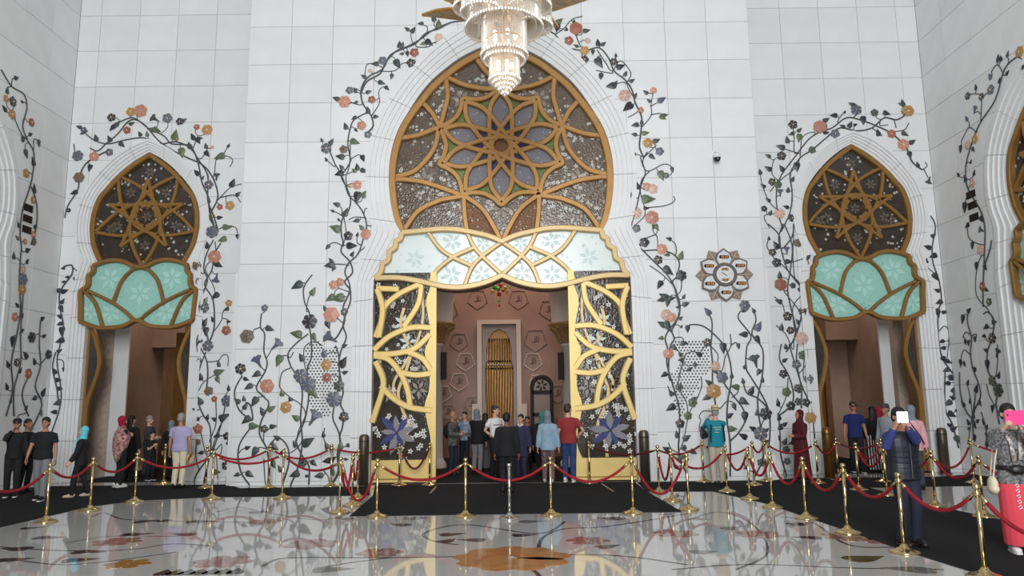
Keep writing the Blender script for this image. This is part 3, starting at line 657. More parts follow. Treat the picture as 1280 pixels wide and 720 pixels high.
# ------------------------------------------------------------------ inlaid flowering vines: S stem, F flower, L leaf (size, tip angle), B bell flower
V = {}
V['cl_main'] = (PC, 'vine_relief', 'tall stone-inlay vine with salmon flowers climbing along the left edge of the great arch', '''
S 582.6 25.8 564 28.5 548.4 36.4 532.5 41.7 519.3 54.9 503.5 61.5 487.6 69.4 478.4 86.5 461.2 95.8 452 110.3 453.3 128.7 463.9 144.6 466.5 157.8 459.9 165.7
S 569 27 559 30 541 38 526 49 510 58 495.5 64 482 78.6 475.8 91.8 458.6 102.3 450.7 118.2
S 459.9 140.6 442.8 149.8 437.5 163 434.9 178.9 437.5 194.7 438.3 201.8 431.3 213.6 426.6 220.7 433.6 234.8 438.3 249 436 263 427.7 275 426.6 291.4 428.9 303.2 426.6 315 437.2 326.8 440.7 341 431 352 437.3 362 434.2 372 429 384.2 431 400.8 423.8 417.5 417.5 425
s 477 83.9 468 80 458.6 81.2 456 94.4
s 477 89.2 490.3 89.2 496.8 86.5
s 466.5 142 474.4 128.7 473.1 116.9
s 450.7 131.4 440 128.7
s 533.8 40.3 533.8 33.7 524.6 29.8
s 516.6 54.9 514 47 514 41.7
s 522 58.8 535 58.8 541.7 53.5
S 412 187 418.3 204 425.4 216 431.3 230 436 244 445.4 253.7 453.7 265.5 458.4 282 454.9 296 447.8 317.4 436 329 431.3 341 437 355 438.3 375.8 433 390.4 429 407 433 421.7 425.8 440.4 423.8 459.2 428 482.5 429 491 425.8 505.4 430 515.8 428 534.6 424.8 545 426.9 557.5 423.8 570 425.8 586.7 415.4 605.4
s 438 180 437 206.5 432.5 220.7 433.6 232.5
s 430 272.5 432.5 289 429 308
s 438.3 199.4 449 193.5 454.9 199.4
s 417 207.7 407.7 199.4
s 429 219.5 440.7 214.8
s 454.9 267.8 457.2 260.8 465.5 262
s 457 272.5 444.2 271.4 436 274.9
s 459.6 282 469 284 466.7 291.4 458.4 291.4
s 427.7 270 420.7 265.5 414.8 264.3
s 427.7 265.5 426.6 259.6 420.7 254.9
s 428.9 308 418.3 303 408.9 308
s 447.8 316 460.8 305.6
s 436 331.5 423 330.3 413.6 331.5
s 446.6 303 446.6 293.8
s 435.2 364.4 423.8 360.2
s 430 405 421.7 397.7
S 419.6 432 423.8 446.7 423.8 480 417.5 509.6 416.5 524 423.8 540.8 424.8 557.5 421.7 568 422.7 588.8 414.4 605.4
s 406 534.6 405 549 413.3 563.8 414.4 586.7 413 603
s 403 586.7 410 595 412.3 605.4
s 430 558.5 437.3 555.4
L 548.3 29.8 6 90 G
L 541.7 23.2 5 120 g
F 548.3 47 5.5 w
L 556 49 2.5 0 k
L 536.4 53.5 6 -40 k
L 528.5 54.9 4 200 G
L 526 29.8 4 180 g
L 516.6 37.7 5 60 g
L 508.7 36.4 4 140 g
L 499.5 56 5 90 g
L 503 56 4 70 g
F 518 66 6 r
L 509.3 67.5 4 -80 g
L 502 67.5 3 180 g
L 496.9 80 7 -60 g
F 514 79 6 k
F 478.4 76 5.5 l
L 469 80 5 180 g
F 462.6 88.6 3 w
L 454.6 95.8 4 150 g
L 477 103.7 5 -20 g
L 483.7 110.3 4 -45 g
L 489.7 95.8 4 -100 g
F 437 113 5 l
L 444 113 4 110 g
F 430.9 127.4 8 p
L 420.3 123.5 5 160 g
L 444.9 128 3 200 g
F 464.7 124.8 5 r
L 461 115 4 20 g
L 460 138 5 100 g
L 470.5 146 4 0 g
L 442.8 147.7 4 210 g
L 432 157.8 5 110 g
F 452 157 6 p
L 445.4 163 3 -45 g
F 460 168.3 5 l
L 443.6 177.5 6.5 -20 G
F 429.6 186.8 5.5 b
F 408 185.5 7 l
L 414.3 177.5 5 60 g
L 402 175 3 120 g
L 425.4 196 6 170 g
L 407.7 199.4 3 120 k
L 453.7 198 5 -70 k
L 426.6 208.9 4 130 g
L 424.2 217 6 200 k
L 446.6 208.9 5 100 g
L 454.9 213.6 5 -20 g
L 443 213 4 150 G
F 446.6 231.3 6 p
F 439 232.5 3 w
L 446.6 246.6 8 -100 k
L 456 242.4 6 60 G
L 420.7 255.6 5 160 g
L 415.5 263.6 3 160 g
L 432.5 265.5 6 70 g
L 423 274.4 2.5 130 k
L 419.5 285.5 8 160 G
F 435.5 295 6 k
F 457.7 293.3 7 p
L 451.8 284.3 4.5 130 G
L 445.4 276 4.5 190 g
L 439.5 307.2 7 0 k
L 447 293 3 80 k
L 409.6 309 4 230 g
L 440.7 317.4 4 60 k
L 412.4 331.5 7 190 g
L 413.6 325.6 4 130 g
L 417 336 4 240 g
F 417 356 6 p
F 425 352.7 5.5 p
L 458 309 4 60 g
L 422.7 372.7 9 190 G
L 413.3 372.7 7 210 G
F 414.4 393.5 10 p
L 406 385.2 4 120 g
L 410.2 406 6 -70 g
F 430.4 390 5 l
B 413.3 422.7 9 150 l
L 431 432 4 20 g
L 429 453 8 60 k
F 408 456 7 o
F 409 471.7 6 r
L 405 441.5 6 100 l
L 432 465.4 4 20 g
F 423.8 482.5 7 g
F 417.5 499 10 l
F 430 521 6.5 k
L 404.4 543 4 100 k
L 408.8 557.5 6 120 g
L 425.8 556.5 6 90 G
L 436.7 556.5 4 0 g
L 398.8 594.6 6 190 g
L 409 576 6 190 k
L 415.4 574 6 30 k
L 416.5 589.8 5 80 G
L 433 574 3 0 g
''')
V['cl_inner'] = (PC, 'vine_relief', 'stone-inlay vine with a dark striped flower rising beside the left perforated panel', '''
S 390.4 343.5 380 359.2 381 378 387.3 392.5 387.3 409 389.4 428 389.4 446.7 384.2 463.3 386 493 384 511.7 380 528 371.7 547 370.6 553.3 378 570 386.3 582.5 386.3 605.4
s 392.5 365.4 386.3 371.7 383 388.3
S 385.2 417.5 369.6 430 360.2 442.5 363.3 457 369.6 467.5 378 488.8 375.8 522 378 547 377 563.8 371.7 586.7 363.3 606.5
s 363.3 460 353 465.4 349.8 480 351.9 486.7 363.3 497 375.8 505.4 382 518 373.8 536.7 370.6 553.3
s 360 444.6 351 444.6
s 403 432 392.5 427 381 434 380 451 383 463
s 378 552 369.6 561.7 361 567
s 363 447 367 440
L 371.7 357 8 210 g
L 391.5 364.4 6 60 G
F 387.3 402 9.5 k
L 370.6 417.5 8 170 G
L 392.5 421.7 6 -60 G
L 348.8 450.8 8 250 G
L 377 446.7 6 120 g
F 375.8 469.6 9 l
F 385.5 480.5 10 l
L 352.5 491 5 100 G
F 357.5 509 7.5 o
L 362 499 3 120 k
L 369.6 522 6 150 G
B 392.5 522 10 60 l
L 385 552 9 30 g
L 368.5 555 5 120 g
L 368.5 593 7 200 g
F 379 578 6 g
L 392.5 579 5 -40 g
L 384 595 3 0 k
L 392.5 492 7 -50 G
''')
V['cl_low'] = (PC, 'vine_relief', 'low stone-inlay vine with a brown flower at the left end of the middle wall', '''
S 326.9 392.5 325.8 409 331 417.5 330 438.3 334.2 453 331 465.4 320.6 484.6 330 496 336.3 505.4 326.9 526 324.8 543 334 561.7 336.3 584.6 335.2 605.4
s 325.8 409 317.5 412
s 334 446.7 339.4 437.3
s 331 463 325 457
S 303 469.6 293.5 488.8 297.7 509.6 307 520 316 525 313.3 507 307 503
S 316 530 313.3 534.6 300.8 553 297.7 570 301.9 591 312.3 606.5
s 330 538.8 330 553 334 561.7
s 330 578 332 605.4
s 332 560.6 322.7 559.6 316.5 570
S 335 560 346.7 547 359.2 557.5 361.3 578.3 354 603.3
s 297.7 568 303 561.7 310 559.6
s 302 593 292.5 595
s 330 495 318 498
F 331 385 4.5 l
F 309 420.6 9 b
L 337.3 411 6 -20 g
B 345.6 431 8 45 l
B 322.7 452 8 120 l
F 300.8 461 7 k
L 320.6 468 6 210 g
L 308 474 4 -20 k
F 334 482.5 9 p
L 296.7 501 5 150 g
L 311 483.5 6 210 g
L 318.5 502 7 240 g
L 328 513.8 6 120 g
L 339.4 510.6 6 30 G
L 305 498 4 100 g
L 307 507.5 5 60 g
L 308 525 7 220 g
L 317.5 532.5 7 0 G
F 330.4 536 5 k
L 341.5 533 5 10 g
L 310 559.4 4 20 k
L 342.5 558.5 7 -30 g
L 318.5 564.8 7 240 g
L 346 547 5 150 g
L 312.3 593 6 -30 g
L 330.4 576 3 120 k
L 341.5 580 6 -60 g
L 350 585.6 5 120 g
L 354 564.8 5 60 k
L 296 593.5 4 200 g
''')
V['cr_main'] = (PC, 'vine_relief', 'tall stone-inlay vine with salmon and ochre flowers along the right edge of the great arch', '''
S 675.3 35 693.7 43 704.3 57.5 722.8 62.8 734.6 62.8 749 60 761 73.3 767.6 89 780.8 99.7 790 113 794 128.7 802 147 800.6 168.3 799.3 184 804.6 197.3
s 746.5 62.8 757 78.6 765 89 775.5 76 788.7 91.8 783.5 105 791.4 120.8
s 704.3 36.4 714.9 24.5 728 20.6
s 720 44.3 725.4 57.5 733.3 62.8
s 765 91.8 749 89 745 87.8
s 794 142 784.8 147
s 803.3 157.8 813.8 144.6 813.8 131.4 816.5 115.5
s 815 143.3 825.7 142 828.3 147
s 813.8 132.7 825.7 126
s 804.6 197.3 812.5 189.4 820.4 181.5
s 788 107 778 103 766 107
S 809 190 803 202 806.6 216 801.8 230 798.3 246.6 794.8 263 788.9 284 793.6 303 805.4 315 821.9 331.5 833.7 343.3 841.7 357 845.8 369.6 849 384 848 396.7 835.4 413.3 831.3 423.8 834.4 436 833.3 453 837.5 470 843.8 490.8 849 511.7 849 540.8 848 561.7 852 578.3 860.4 597
s 800.7 197 805.4 211 812.5 213.6 829 205.3 838.4 207.7 840.8 213.6
s 811.3 214.8 801.8 225.4 800.7 242 805.4 258.4 805.4 270 793.6 282 787.7 291.4
s 807.7 259.6 831.3 257.2 843 251.3 842 245.4
s 787.7 284 793.6 298.5 800.7 308
S 803 313.8 821.9 312.6 840.8 317.4 849 329 845.5 345.7 840.6 352 844.8 363.3 850 384 844.8 403 839.6 413.3 842.7 423.8 837.5 434 835.4 463.3 837.5 476
s 845.5 315 844.3 305.6 838.4 299.7
s 809 297.3 819.5 293.8 821.9 300.9
s 812 332 827 342.5 841.7 357
s 852 350 851 363 845.8 369.6
s 842.7 422.7 852 421.7 856 430
s 857 442.5 850 465.4 848 484.6 857.3 501 859.4 520 855 547 850 561.7
s 876 470 877 482.5 870.8 499 862.5 513.8 859.4 522
s 834.4 482.5 838.5 490
s 835.4 553.3 839.6 561.7 849 566
F 685.8 26.4 7 o
F 682 31 5 r
L 699 27 6 40 G
L 696.4 35 6 -100 k
F 720 36 8.5 r
L 717.5 27 3 90 k
L 708 36.4 3 100 k
L 733 38.5 5 10 g
F 711 51 6 r
L 678 39 5 200 k
L 686 44 4 190 g
L 720 57.5 3.5 150 g
F 730.7 63.5 6 o
F 734.6 51 4 w
L 747.3 53.5 5 95 k
L 754.4 55 4 40 g
L 741 65.4 4 -95 g
F 730.7 74.6 5.5 k
L 749 78.6 8 -60 g
F 767 77.3 5 k
L 775.5 83.4 6 20 k
L 769.7 69.4 3 90 k
L 751 95.8 5 -100 g
L 782 92.3 4 60 g
L 763.7 107.6 7 190 g
L 769 105 5 60 g
L 790 101 4 30 g
F 780.8 119.5 8 w
L 784.8 134 8 220 k
L 794 119.5 4 60 g
F 800.6 138 4.5 p
L 794 156.4 5 190 g
L 802 152.5 4 90 g
L 792.7 168.3 4 170 g
L 806.7 166.5 5 10 G
F 817 113 4.5 p
L 807 115.5 4 140 g
L 827 124.8 6 30 l
L 811 126 3.5 140 g
L 828.3 147 5 -30 G
L 831 144 4 10 g
F 810 179 6.5 o
L 820.4 176 5 20 g
F 824.4 189.4 5.5 l
L 815 196 5 -40 g
L 792.7 192 3 130 k
L 826.6 219.5 7 -70 G
F 832.5 219.5 4 l
L 840.3 212.4 4 -80 g
L 797 232.5 5 100 k
F 809 233.6 5.5 p
F 816 236 6.5 w
L 810 249 9 0 G
L 790 244.2 4 110 g
F 796 266 7 w
L 807.7 260.3 4 0 k
F 814.8 272 9 p
L 820.7 284.3 5 -60 G
L 817 284 4 -110 g
F 795.5 285.5 5.5 l
F 805.4 303 6.5 k
F 827.3 311.5 7 p
L 836 298.5 4 160 k
L 851.4 319 6 70 G
L 833.7 318.5 4 190 G
F 822.4 325 6 k
L 834.9 338.6 8 -40 g
F 851.4 344.5 7 k
L 824.6 356 6 240 k
L 830 370.6 7 150 g
L 834.4 379 5 -100 g
L 826 374.8 5 190 g
L 838.5 372.7 5 10 g
L 855 370.6 3.5 60 g
L 857.3 380 5 20 g
L 847 384 3 180 g
F 833 393.5 7.5 w
F 839.6 396.7 6 p
L 851 397.7 3.5 40 g
L 834.4 408 8 -60 g
L 827 405 6 150 g
L 826 422.7 4 190 G
F 835.4 442 7 p
L 843.3 435 5 -40 g
L 830 468.5 5 210 k
L 852 408 2.5 60 g
L 855 429 5 0 g
L 850 442.5 4 120 g
L 851 449.8 4 190 g
L 873 442.5 5 150 k
L 869.8 456 4 0 g
L 862.5 461 4 30 g
L 838.5 491 5 120 g
L 838.5 509.6 7 210 k
F 849 484 5 g
F 865.6 503.3 6 G
L 867.7 498 4 30 g
F 859.8 519.6 5.5 G
F 850 529.4 6 k
L 846 543 5 100 g
L 858.3 547 6 30 g
L 833.3 561.7 6 150 k
F 854.6 559.6 4 g
L 852 571 6 0 G
L 866.7 564.8 5 -30 g
L 843.8 582.5 4 140 g
''')
V['cr_mid'] = (PC, 'vine_relief', 'stone-inlay vine with a yellow flower growing beside the right perforated panel', '''
S 859.4 411 862.5 406 877 407 889.6 415.4 902 428 908.3 438.3 913.5 459 913.5 480 910.4 495 908.3 524 912.5 553 912.5 595
S 884.4 390.4 889.6 400.8 889.6 417.5 888.5 434 890.6 455 890.6 480 894.8 509.6
s 912.5 417.5 913.5 432 906.3 446.7 902 463.3
s 913.5 432 919.8 428 923 434
s 887.5 432 896.9 442.5 896.9 453
s 884.4 428 874 442.5
S 904 478 916.7 495 929 511.7 931 526 923 540.8 912.5 551
s 901 509.6 908 502 916.7 503 918.8 509.6
s 914.6 497 921.9 490.8 921.9 484.6 914.6 483.5
s 890.6 513.8 879 513.8 874 520 876 525
L 884.4 389.4 6 130 l
L 859.4 411 5 -90 k
F 884.4 428 5.5 k
L 903.8 435 7 -90 k
L 923 433 4 -80 g
F 893.8 458 7 w
L 894.8 464.4 5 -60 g
F 902.5 471.7 7.5 l
L 914.6 469.6 4 80 g
L 885.4 478 5 140 g
F 892 488.8 9.5 o
L 883.3 497 6 210 g
L 918.8 483.5 6 170 G
L 918 508.5 5 -70 g
L 930 502 7 -30 g
L 931 521 7 -90 k
L 912.5 519 5 30 k
L 915.6 536 6 0 G
L 928.8 545 6 150 k
L 878.8 540.8 8 110 k
''')
V['cr_right'] = (PC, 'vine_relief', 'looping stone-inlay vine with a lavender flower below the flower-shaped clock', '''
S 925 389.4 923 398.8 938.5 419.6 933.3 434 932.3 459 937.5 470 948 486.7 958 505.4 962 522 962 545 960 560
S 941.7 387.3 944.8 400.8 939.6 417.5 952 434 954 451 952 473.8 947 497 948 518 951 534.6 954 553 953 574 943.8 595
s 933 448 943 452
S 928 473 933 490.8 945.8 497 957 507.5 962 518
s 960 520 954 526 951 534
s 930 578 933 586
L 929 386 5 100 k
F 930.8 382 7 l
L 941.7 388 4 120 g
L 948 408 7 60 l
L 929 418 6 180 g
L 946.9 424.8 6 -60 k
B 943.8 451 8 100 g
L 948 465.4 5 240 g
L 953 474.8 4 80 g
F 931 459 3 g
L 928.5 476 4 100 g
L 939.6 487.7 6 60 k
L 945.8 515.8 4 90 g
F 957 517 8 k
F 950.4 542 9 l
L 940.6 535.6 5 150 k
L 958 537.7 4 40 k
L 957 552 5 20 g
L 932.3 584.6 4 200 k
F 951 578 5 g
''')
V['lb_main'] = (PS, 'vine_relief', 'stone-inlay vine arching over the left bay arch and down its inner side', '''
S 81.3 272.5 85 257.5 97.5 237.5 100 220 107.5 205 122.5 195 137.5 187.5
S 112.5 185 122.5 188.8 132.5 180 147.5 167.5 160 152.5 170 150 182.5 157.5 197.5 175 215 187.5 235 197.5 255 207.5 267.5 225 272.5 247.5 262.5 270 270 285
S 105 165 117.5 175 135 180 157.5 175 180 172.5 200 180 220 177.5 237.5 185 250 202.5 260 220 260 250 268 272 273 290
S 150 152.5 167.5 147.5 185 160 205 170 215 180 237.5 182.5 247.5 202.5 252.5 227.5 260 245 262.5 265 267.5 280
s 242.5 182.5 247.5 170
s 252.5 197.5 260 185
s 267.5 220 270 200
s 272.5 250 287.5 235 302 230
s 275 247.5 292.5 243.8 301 253
s 282.5 195 291 200 287.5 208.8
s 285 282.5 295 285 297.5 295
s 92.5 180 94 193
s 280 192.5 286 181
S 267 300 258.3 317.8 255 335.6 259.4 351 251.7 373.3 250.6 391 258.3 415.6 260.6 426.7
S 276 304.4 268.3 317.8 265 337.8 256 355.6 266 373.3 268.3 395.6 267.2 413.3 260.6 431
s 269 302 270 313
s 261.7 327.8 257.2 337.8 267.2 357.8 268.3 364.4
s 251.7 362 250.6 351 246 349 245 354.4
s 268.3 413.3 277.2 400 278.3 391 284 384.4
s 278.3 397.8 285 400 284 406.7
s 254 409 246 424.4 247 440
s 241.7 330 252.8 342
S 257.5 440 250 460 246 482.5 248.8 505 255 520 262.5 532.5 263.8 560 260 580 255 602
S 247.5 430 257.5 447.5 260 467.5 257.5 492.5
s 248.8 487.5 255 477.5 270 467.5
s 270 502.5 270 530 262.5 550
S 282.5 502.5 277.5 527.5 267.5 560 262.5 570 247.5 590 242.5 602.5
s 290 515 275 532.5 265 562.5
s 251 540 257.5 567.5
s 246 552.5 245 570 248.8 587.5
s 283.8 547.5 286 570 282.5 602.5
s 272.5 451 278.8 443.8 285 445 285 457.5
s 270 562.5 277 555 276 567 268 569
s 271 575 272.5 600
F 105 162.5 4 l
L 98.8 158.8 4 160 g
L 102.5 167 3 200 g
L 107.5 164.5 3 20 g
F 97.5 195 7 l
F 118 195.5 6.5 p
L 112.5 210 5 -100 k
F 99 222 7 b
L 93 241 5 200 k
F 86 263 3 k
L 120 172.5 5 110 g
L 137 173.8 5 120 g
F 136.8 190.5 5 l
L 152.5 181 5 -40 g
F 139.5 147 5.5 k
L 141 160 5 230 k
L 147 155 5 50 g
F 163.8 140 6 o
F 176 138.8 8.5 p
F 159 163 5 r
L 165 154.5 4 20 g
L 175 167.5 4 120 g
L 184 167.5 4 100 G
B 193.8 148.8 6 150 g
F 209.5 148 6.5 l
L 196 163 6 -20 G
L 189 162 5 170 G
F 225 152 5 k
L 229 151 5 30 k
L 219 169 7 80 G
F 221 174 3 o
L 227.5 191 7 -80 G
L 237 182 5 110 g
F 246 159 4 r
L 241 171 5 120 k
L 248 176 5 -60 k
L 251 173 3 0 g
F 259 162.5 7 o
L 257.5 182.5 4 100 g
L 259 192.5 5 -50 k
F 265.5 184 2.5 w
L 275 196 7 200 G
L 286 182 3 60 k
L 246 216 5 130 k
F 261 231 6 l
B 271 221 5 90 g
L 254 222 3 60 g
L 291 229 6 70 k
L 298 242.5 4 40 k
F 287.5 257 6 o
F 275 258.8 4 r
L 261 250.5 4 90 g
F 266 270 3 o
L 275 272 4 10 k
F 265.5 290 8 l
L 284 284 6 0 G
L 297 296 3.5 -80 k
L 259.4 306.7 5 100 k
L 278.3 299.5 6 200 G
F 268.3 321 8.5 p
L 273 331 6 -30 k
F 246 332 6 b
B 270.5 347.8 6 -100 l
L 269.4 370 6 220 k
F 255 384.4 7 l
L 257 375.5 5 60 G
L 266 399 4 120 k
L 256 403 6 60 k
L 257.7 414.4 6 -90 k
F 260 432.5 7 l
F 286 379 4.5 o
L 283 386.7 4 200 k
F 283 413 6 r
L 286 402 3 0 k
L 249.4 427.8 5 240 k
L 248.8 448.8 5 100 g
L 251 471 5 100 k
L 273.8 465 7 20 G
L 272.5 475 5 -60 G
L 273.8 455 4 90 g
F 261 488.8 6 b
L 250 501 6 120 g
F 268 498.8 4 r
F 284 501 7.5 l
L 286 485 4 100 k
L 243.8 512 4 160 k
L 246 523.8 4 180 k
L 259.5 521 4 80 k
L 267.5 523.8 4 150 k
L 280 521 7 30 g
F 247.5 536 6.5 r
F 247.5 552.5 4 b
L 271 545 4.5 200 k
F 283.8 545 5 k
L 286 555 4 -60 k
F 283 582 6 k
L 270 590 6 0 G
L 251 566 4 190 k
''')
V['lb_left'] = (PS, 'vine_relief', 'slim dark-leaved inlay vine in the corner beside the left bay arch', '''
S 65 540 75 510 76.7 486.7 71.7 453.3 75 433.3 80 410 75 383.3 76 363.3 90 343.3 90 331.7 80 333.3
s 90 333 96.7 340 95 348
S 70 440 66 460 71.7 486.7 73.3 506.7
s 72 449 79 451 80 461
L 73 363 5 160 k
L 81 364 5 20 k
L 78.5 376.7 4 60 k
L 77 386 5 -60 k
L 75 395.6 4 160 k
L 75 405 4 200 k
L 77.5 414 6 -90 k
L 75.5 426 6 200 k
L 74.5 438.5 4 30 k
L 68 464 5 120 k
L 73 475 4.5 0 k
L 75.5 485.7 4 0 k
L 72.5 503.7 6 200 g
L 67.5 515 4.5 180 k
L 79 335.5 3 180 k
L 93.5 349 3 -90 k
L 84 346.5 3 180 k
L 79.5 352.5 3 180 k
L 79.5 462 3 -90 k
''')
V['rb_main'] = (PS, 'vine_relief', 'stone-inlay vine arching over the right bay arch and down its inner side', '''
S 976 290 987.5 265 990 240 987.5 217.5 1000 197.5 1015 187.5 1032.5 172.5 1050 160 1070 163.8 1090 160 1105 147.5 1120 150 1130 145
S 978 285 971 260 971 235 977.5 217.5 992.5 197.5 1010 175 1025 165 1040 160 1057.5 147.5 1075 150 1095 157.5 1115 167.5 1132.5 185 1140 202.5 1152.5 212.5
s 1155 212.5 1160 222.5
s 1152.5 212.5 1158.8 207.5 1156 202.5
s 975 227.5 965 217.5 967.5 200 977.5 195
s 968.8 260 960 250 952.5 230 950 215
s 962.5 240 972.5 227.5 997.5 205 1002.5 172.5 1017.5 165
s 992.5 190 992.5 172.5 991 157.5
s 980 186 1000 192.5
s 1115 165 1130 162.5 1136 153.8
s 1120 160 1118 152
s 1100 152.5 1100 157 1110 156
s 1090 160 1102.5 170
s 1047 151 1055 140
s 973 267 955 270 962 285
S 960 280 973.3 293.3 975.6 309 984.4 337.8 1000 355.6 1003.3 377.8 1000 402 993.3 422 982.5 440
S 978.9 280 973.3 295.6 976.7 311 990 295.6 992 280
S 980 280 990 306.7 987.8 337.8 984.4 364.4 993.3 404.4 995.6 422
s 992 293 991 320 993.3 346.7 998.9 355.6
s 990 327.8 1006.7 323.3 1011 330
s 961 297.8 958.9 309 968.9 324.4 980 333.3 997.8 355.6
s 980 364.4 997.8 386.7 1002 397.8 993.3 417.8 992 435.6
s 967.8 371 977.8 380 982 393.3
s 1002 368.9 991 384.4 993.3 413.3
s 970 406.7 982 417.8 990 435.6
S 976.6 430 974.2 449 983.7 465.4 990.8 486.7 989.6 505.6 973 519.7
s 984.9 472.5 982.5 496 973 517.4
S 986 430 996.7 465.4 1003.8 486.7 1013.2 508 1018 548
S 996.7 430 995.5 453.6 1001.4 484.3 1001.4 510.3
s 1008.5 434.7 1008.5 453.6 997.8 467.8
s 1006 437 1004 472 1010 475
s 975.4 569.3 980 583.5 979 597.6
S 973 519 975 545 976 570 984 597
F 991 156 6 k
L 999.5 162.5 4 40 g
L 989.5 167.5 4 200 g
L 983.8 175 5 100 g
L 998.8 172.5 6 -100 G
L 975.8 184 6 160 g
F 976.8 195 6 k
L 960 195 4 150 g
F 1024.5 158.8 8.5 p
L 1032.5 150 5 30 g
L 1032.5 166 4 0 k
L 1042 144.5 5 180 k
L 1056 140 2.5 60 k
F 1043.8 167.5 6 l
F 1015 187.5 5 G
F 1070 137.5 7 l
L 1065 131 5 150 k
L 1062.5 156 5 60 g
L 1069 156 3 20 k
L 1078.8 150.5 6 -90 k
L 1053 158 4 150 k
F 1093 141 5 g
L 1108 141.8 5 -20 k
L 1097.5 166 5 100 k
F 1114 167.5 5.5 r
L 1131 167.5 5 -30 g
F 1129 181 7.5 p
L 1140 177.5 5 30 g
L 1137 193.8 5 -80 k
L 1146.8 206 4 100 k
B 1161 225.5 5 -110 g
F 1135 138.8 7.5 o
L 1128 128.8 5 100 g
L 1125 130 3 150 g
L 996 208.8 6.5 -90 k
L 977 210.5 5 120 k
L 960 210.8 5 150 k
F 965 227.5 5 k
F 972.5 230.8 5 G
L 950 215 4 100 g
L 953.8 232.5 4 140 k
L 960 250 4 140 k
B 975 241 5 90 l
L 985 237.5 4 80 g
L 982.5 258.8 4 160 k
F 974.5 267 7 w
L 963 266 4 60 g
F 955 261 4 k
F 990 272.5 5 k
L 991 223.8 4 60 g
L 970 306.7 6 120 k
L 961 297.8 3 90 k
F 965.6 315.6 5 k
F 970.7 328.4 6 k
B 983.3 313 5 90 l
F 997.3 303.8 5.5 b
L 985.6 327 5 0 k
L 1010.7 321 4 40 g
F 975.6 355.6 8 r
L 974.4 344 5 90 g
F 991 357 4 g
L 1000 363 4 -60 k
L 973.3 376.7 5 160 g
F 984.4 395.6 6 k
F 1003 389 5.5 k
F 987.8 413 5 k
L 976.7 409 5 80 g
F 1001.8 423 8.5 w
L 982 433 4 90 k
L 997 402 4 120 k
L 981.3 450 4 30 k
F 995.5 455.5 6 l
F 1003.3 444 6 G
F 979 467.3 5.5 k
F 983 490 6 G
F 997.8 485.5 6 g
F 1010.8 473.7 6 l
F 988.4 507.4 6 k
F 997.8 502 5 g
F 1008.5 503 6 k
F 1013 522 7.5 o
L 974.2 535 5 200 k
L 981.3 530 4 30 k
L 981.3 551.6 5 60 g
F 982.5 562 5 g
L 990.8 552.8 5 200 k
F 983.7 576.4 4.5 l
L 972 503 5 90 k
L 973 521 5 100 k
L 973 548 4 -60 k
''')
V['rb_right'] = (PS, 'vine_relief', 'slim dark-leaved inlay vine in the corner beside the right bay arch', '''
S 1163 269.8 1169 283.3 1165 308.3 1166 329 1173.3 350 1176.5 375 1172.5 390 1172.5 422.5 1177.5 447.5 1187.5 462.5 1193.8 475 1191 497.5
s 1157.7 327 1158.8 333.3 1168 341.7
s 1172.5 415 1181 407.5 1186 417.5 1183.8 447.5
S 1181 462.5 1181 510 1190 530 1198 560
L 1166.7 294.4 4 30 k
L 1159.4 309 5 160 k
L 1166.5 320 5.5 200 k
L 1158 326 3.5 90 k
L 1169 346 5.5 -60 k
L 1171 363 4 160 k
L 1174 377.7 5 200 k
L 1172 391 6 -80 k
L 1180.6 390 4 20 k
L 1177.5 448 5 180 k
L 1185.5 452 4.5 -30 k
L 1183 462.5 5 200 g
L 1190.5 472 6 0 k
L 1183.8 479 4.5 180 k
L 1191.7 487 4.5 60 k
L 1190 497 4 150 k
L 1185 504 6 210 g
L 1189.5 518 6 -30 k
L 1196 512.5 3 30 k
L 1192 536 5 30 k
L 1186 531 4 150 k
L 1196.5 549.5 6 -60 g
L 1178.5 435 4 180 k
L 1177 427 4 200 k
''')
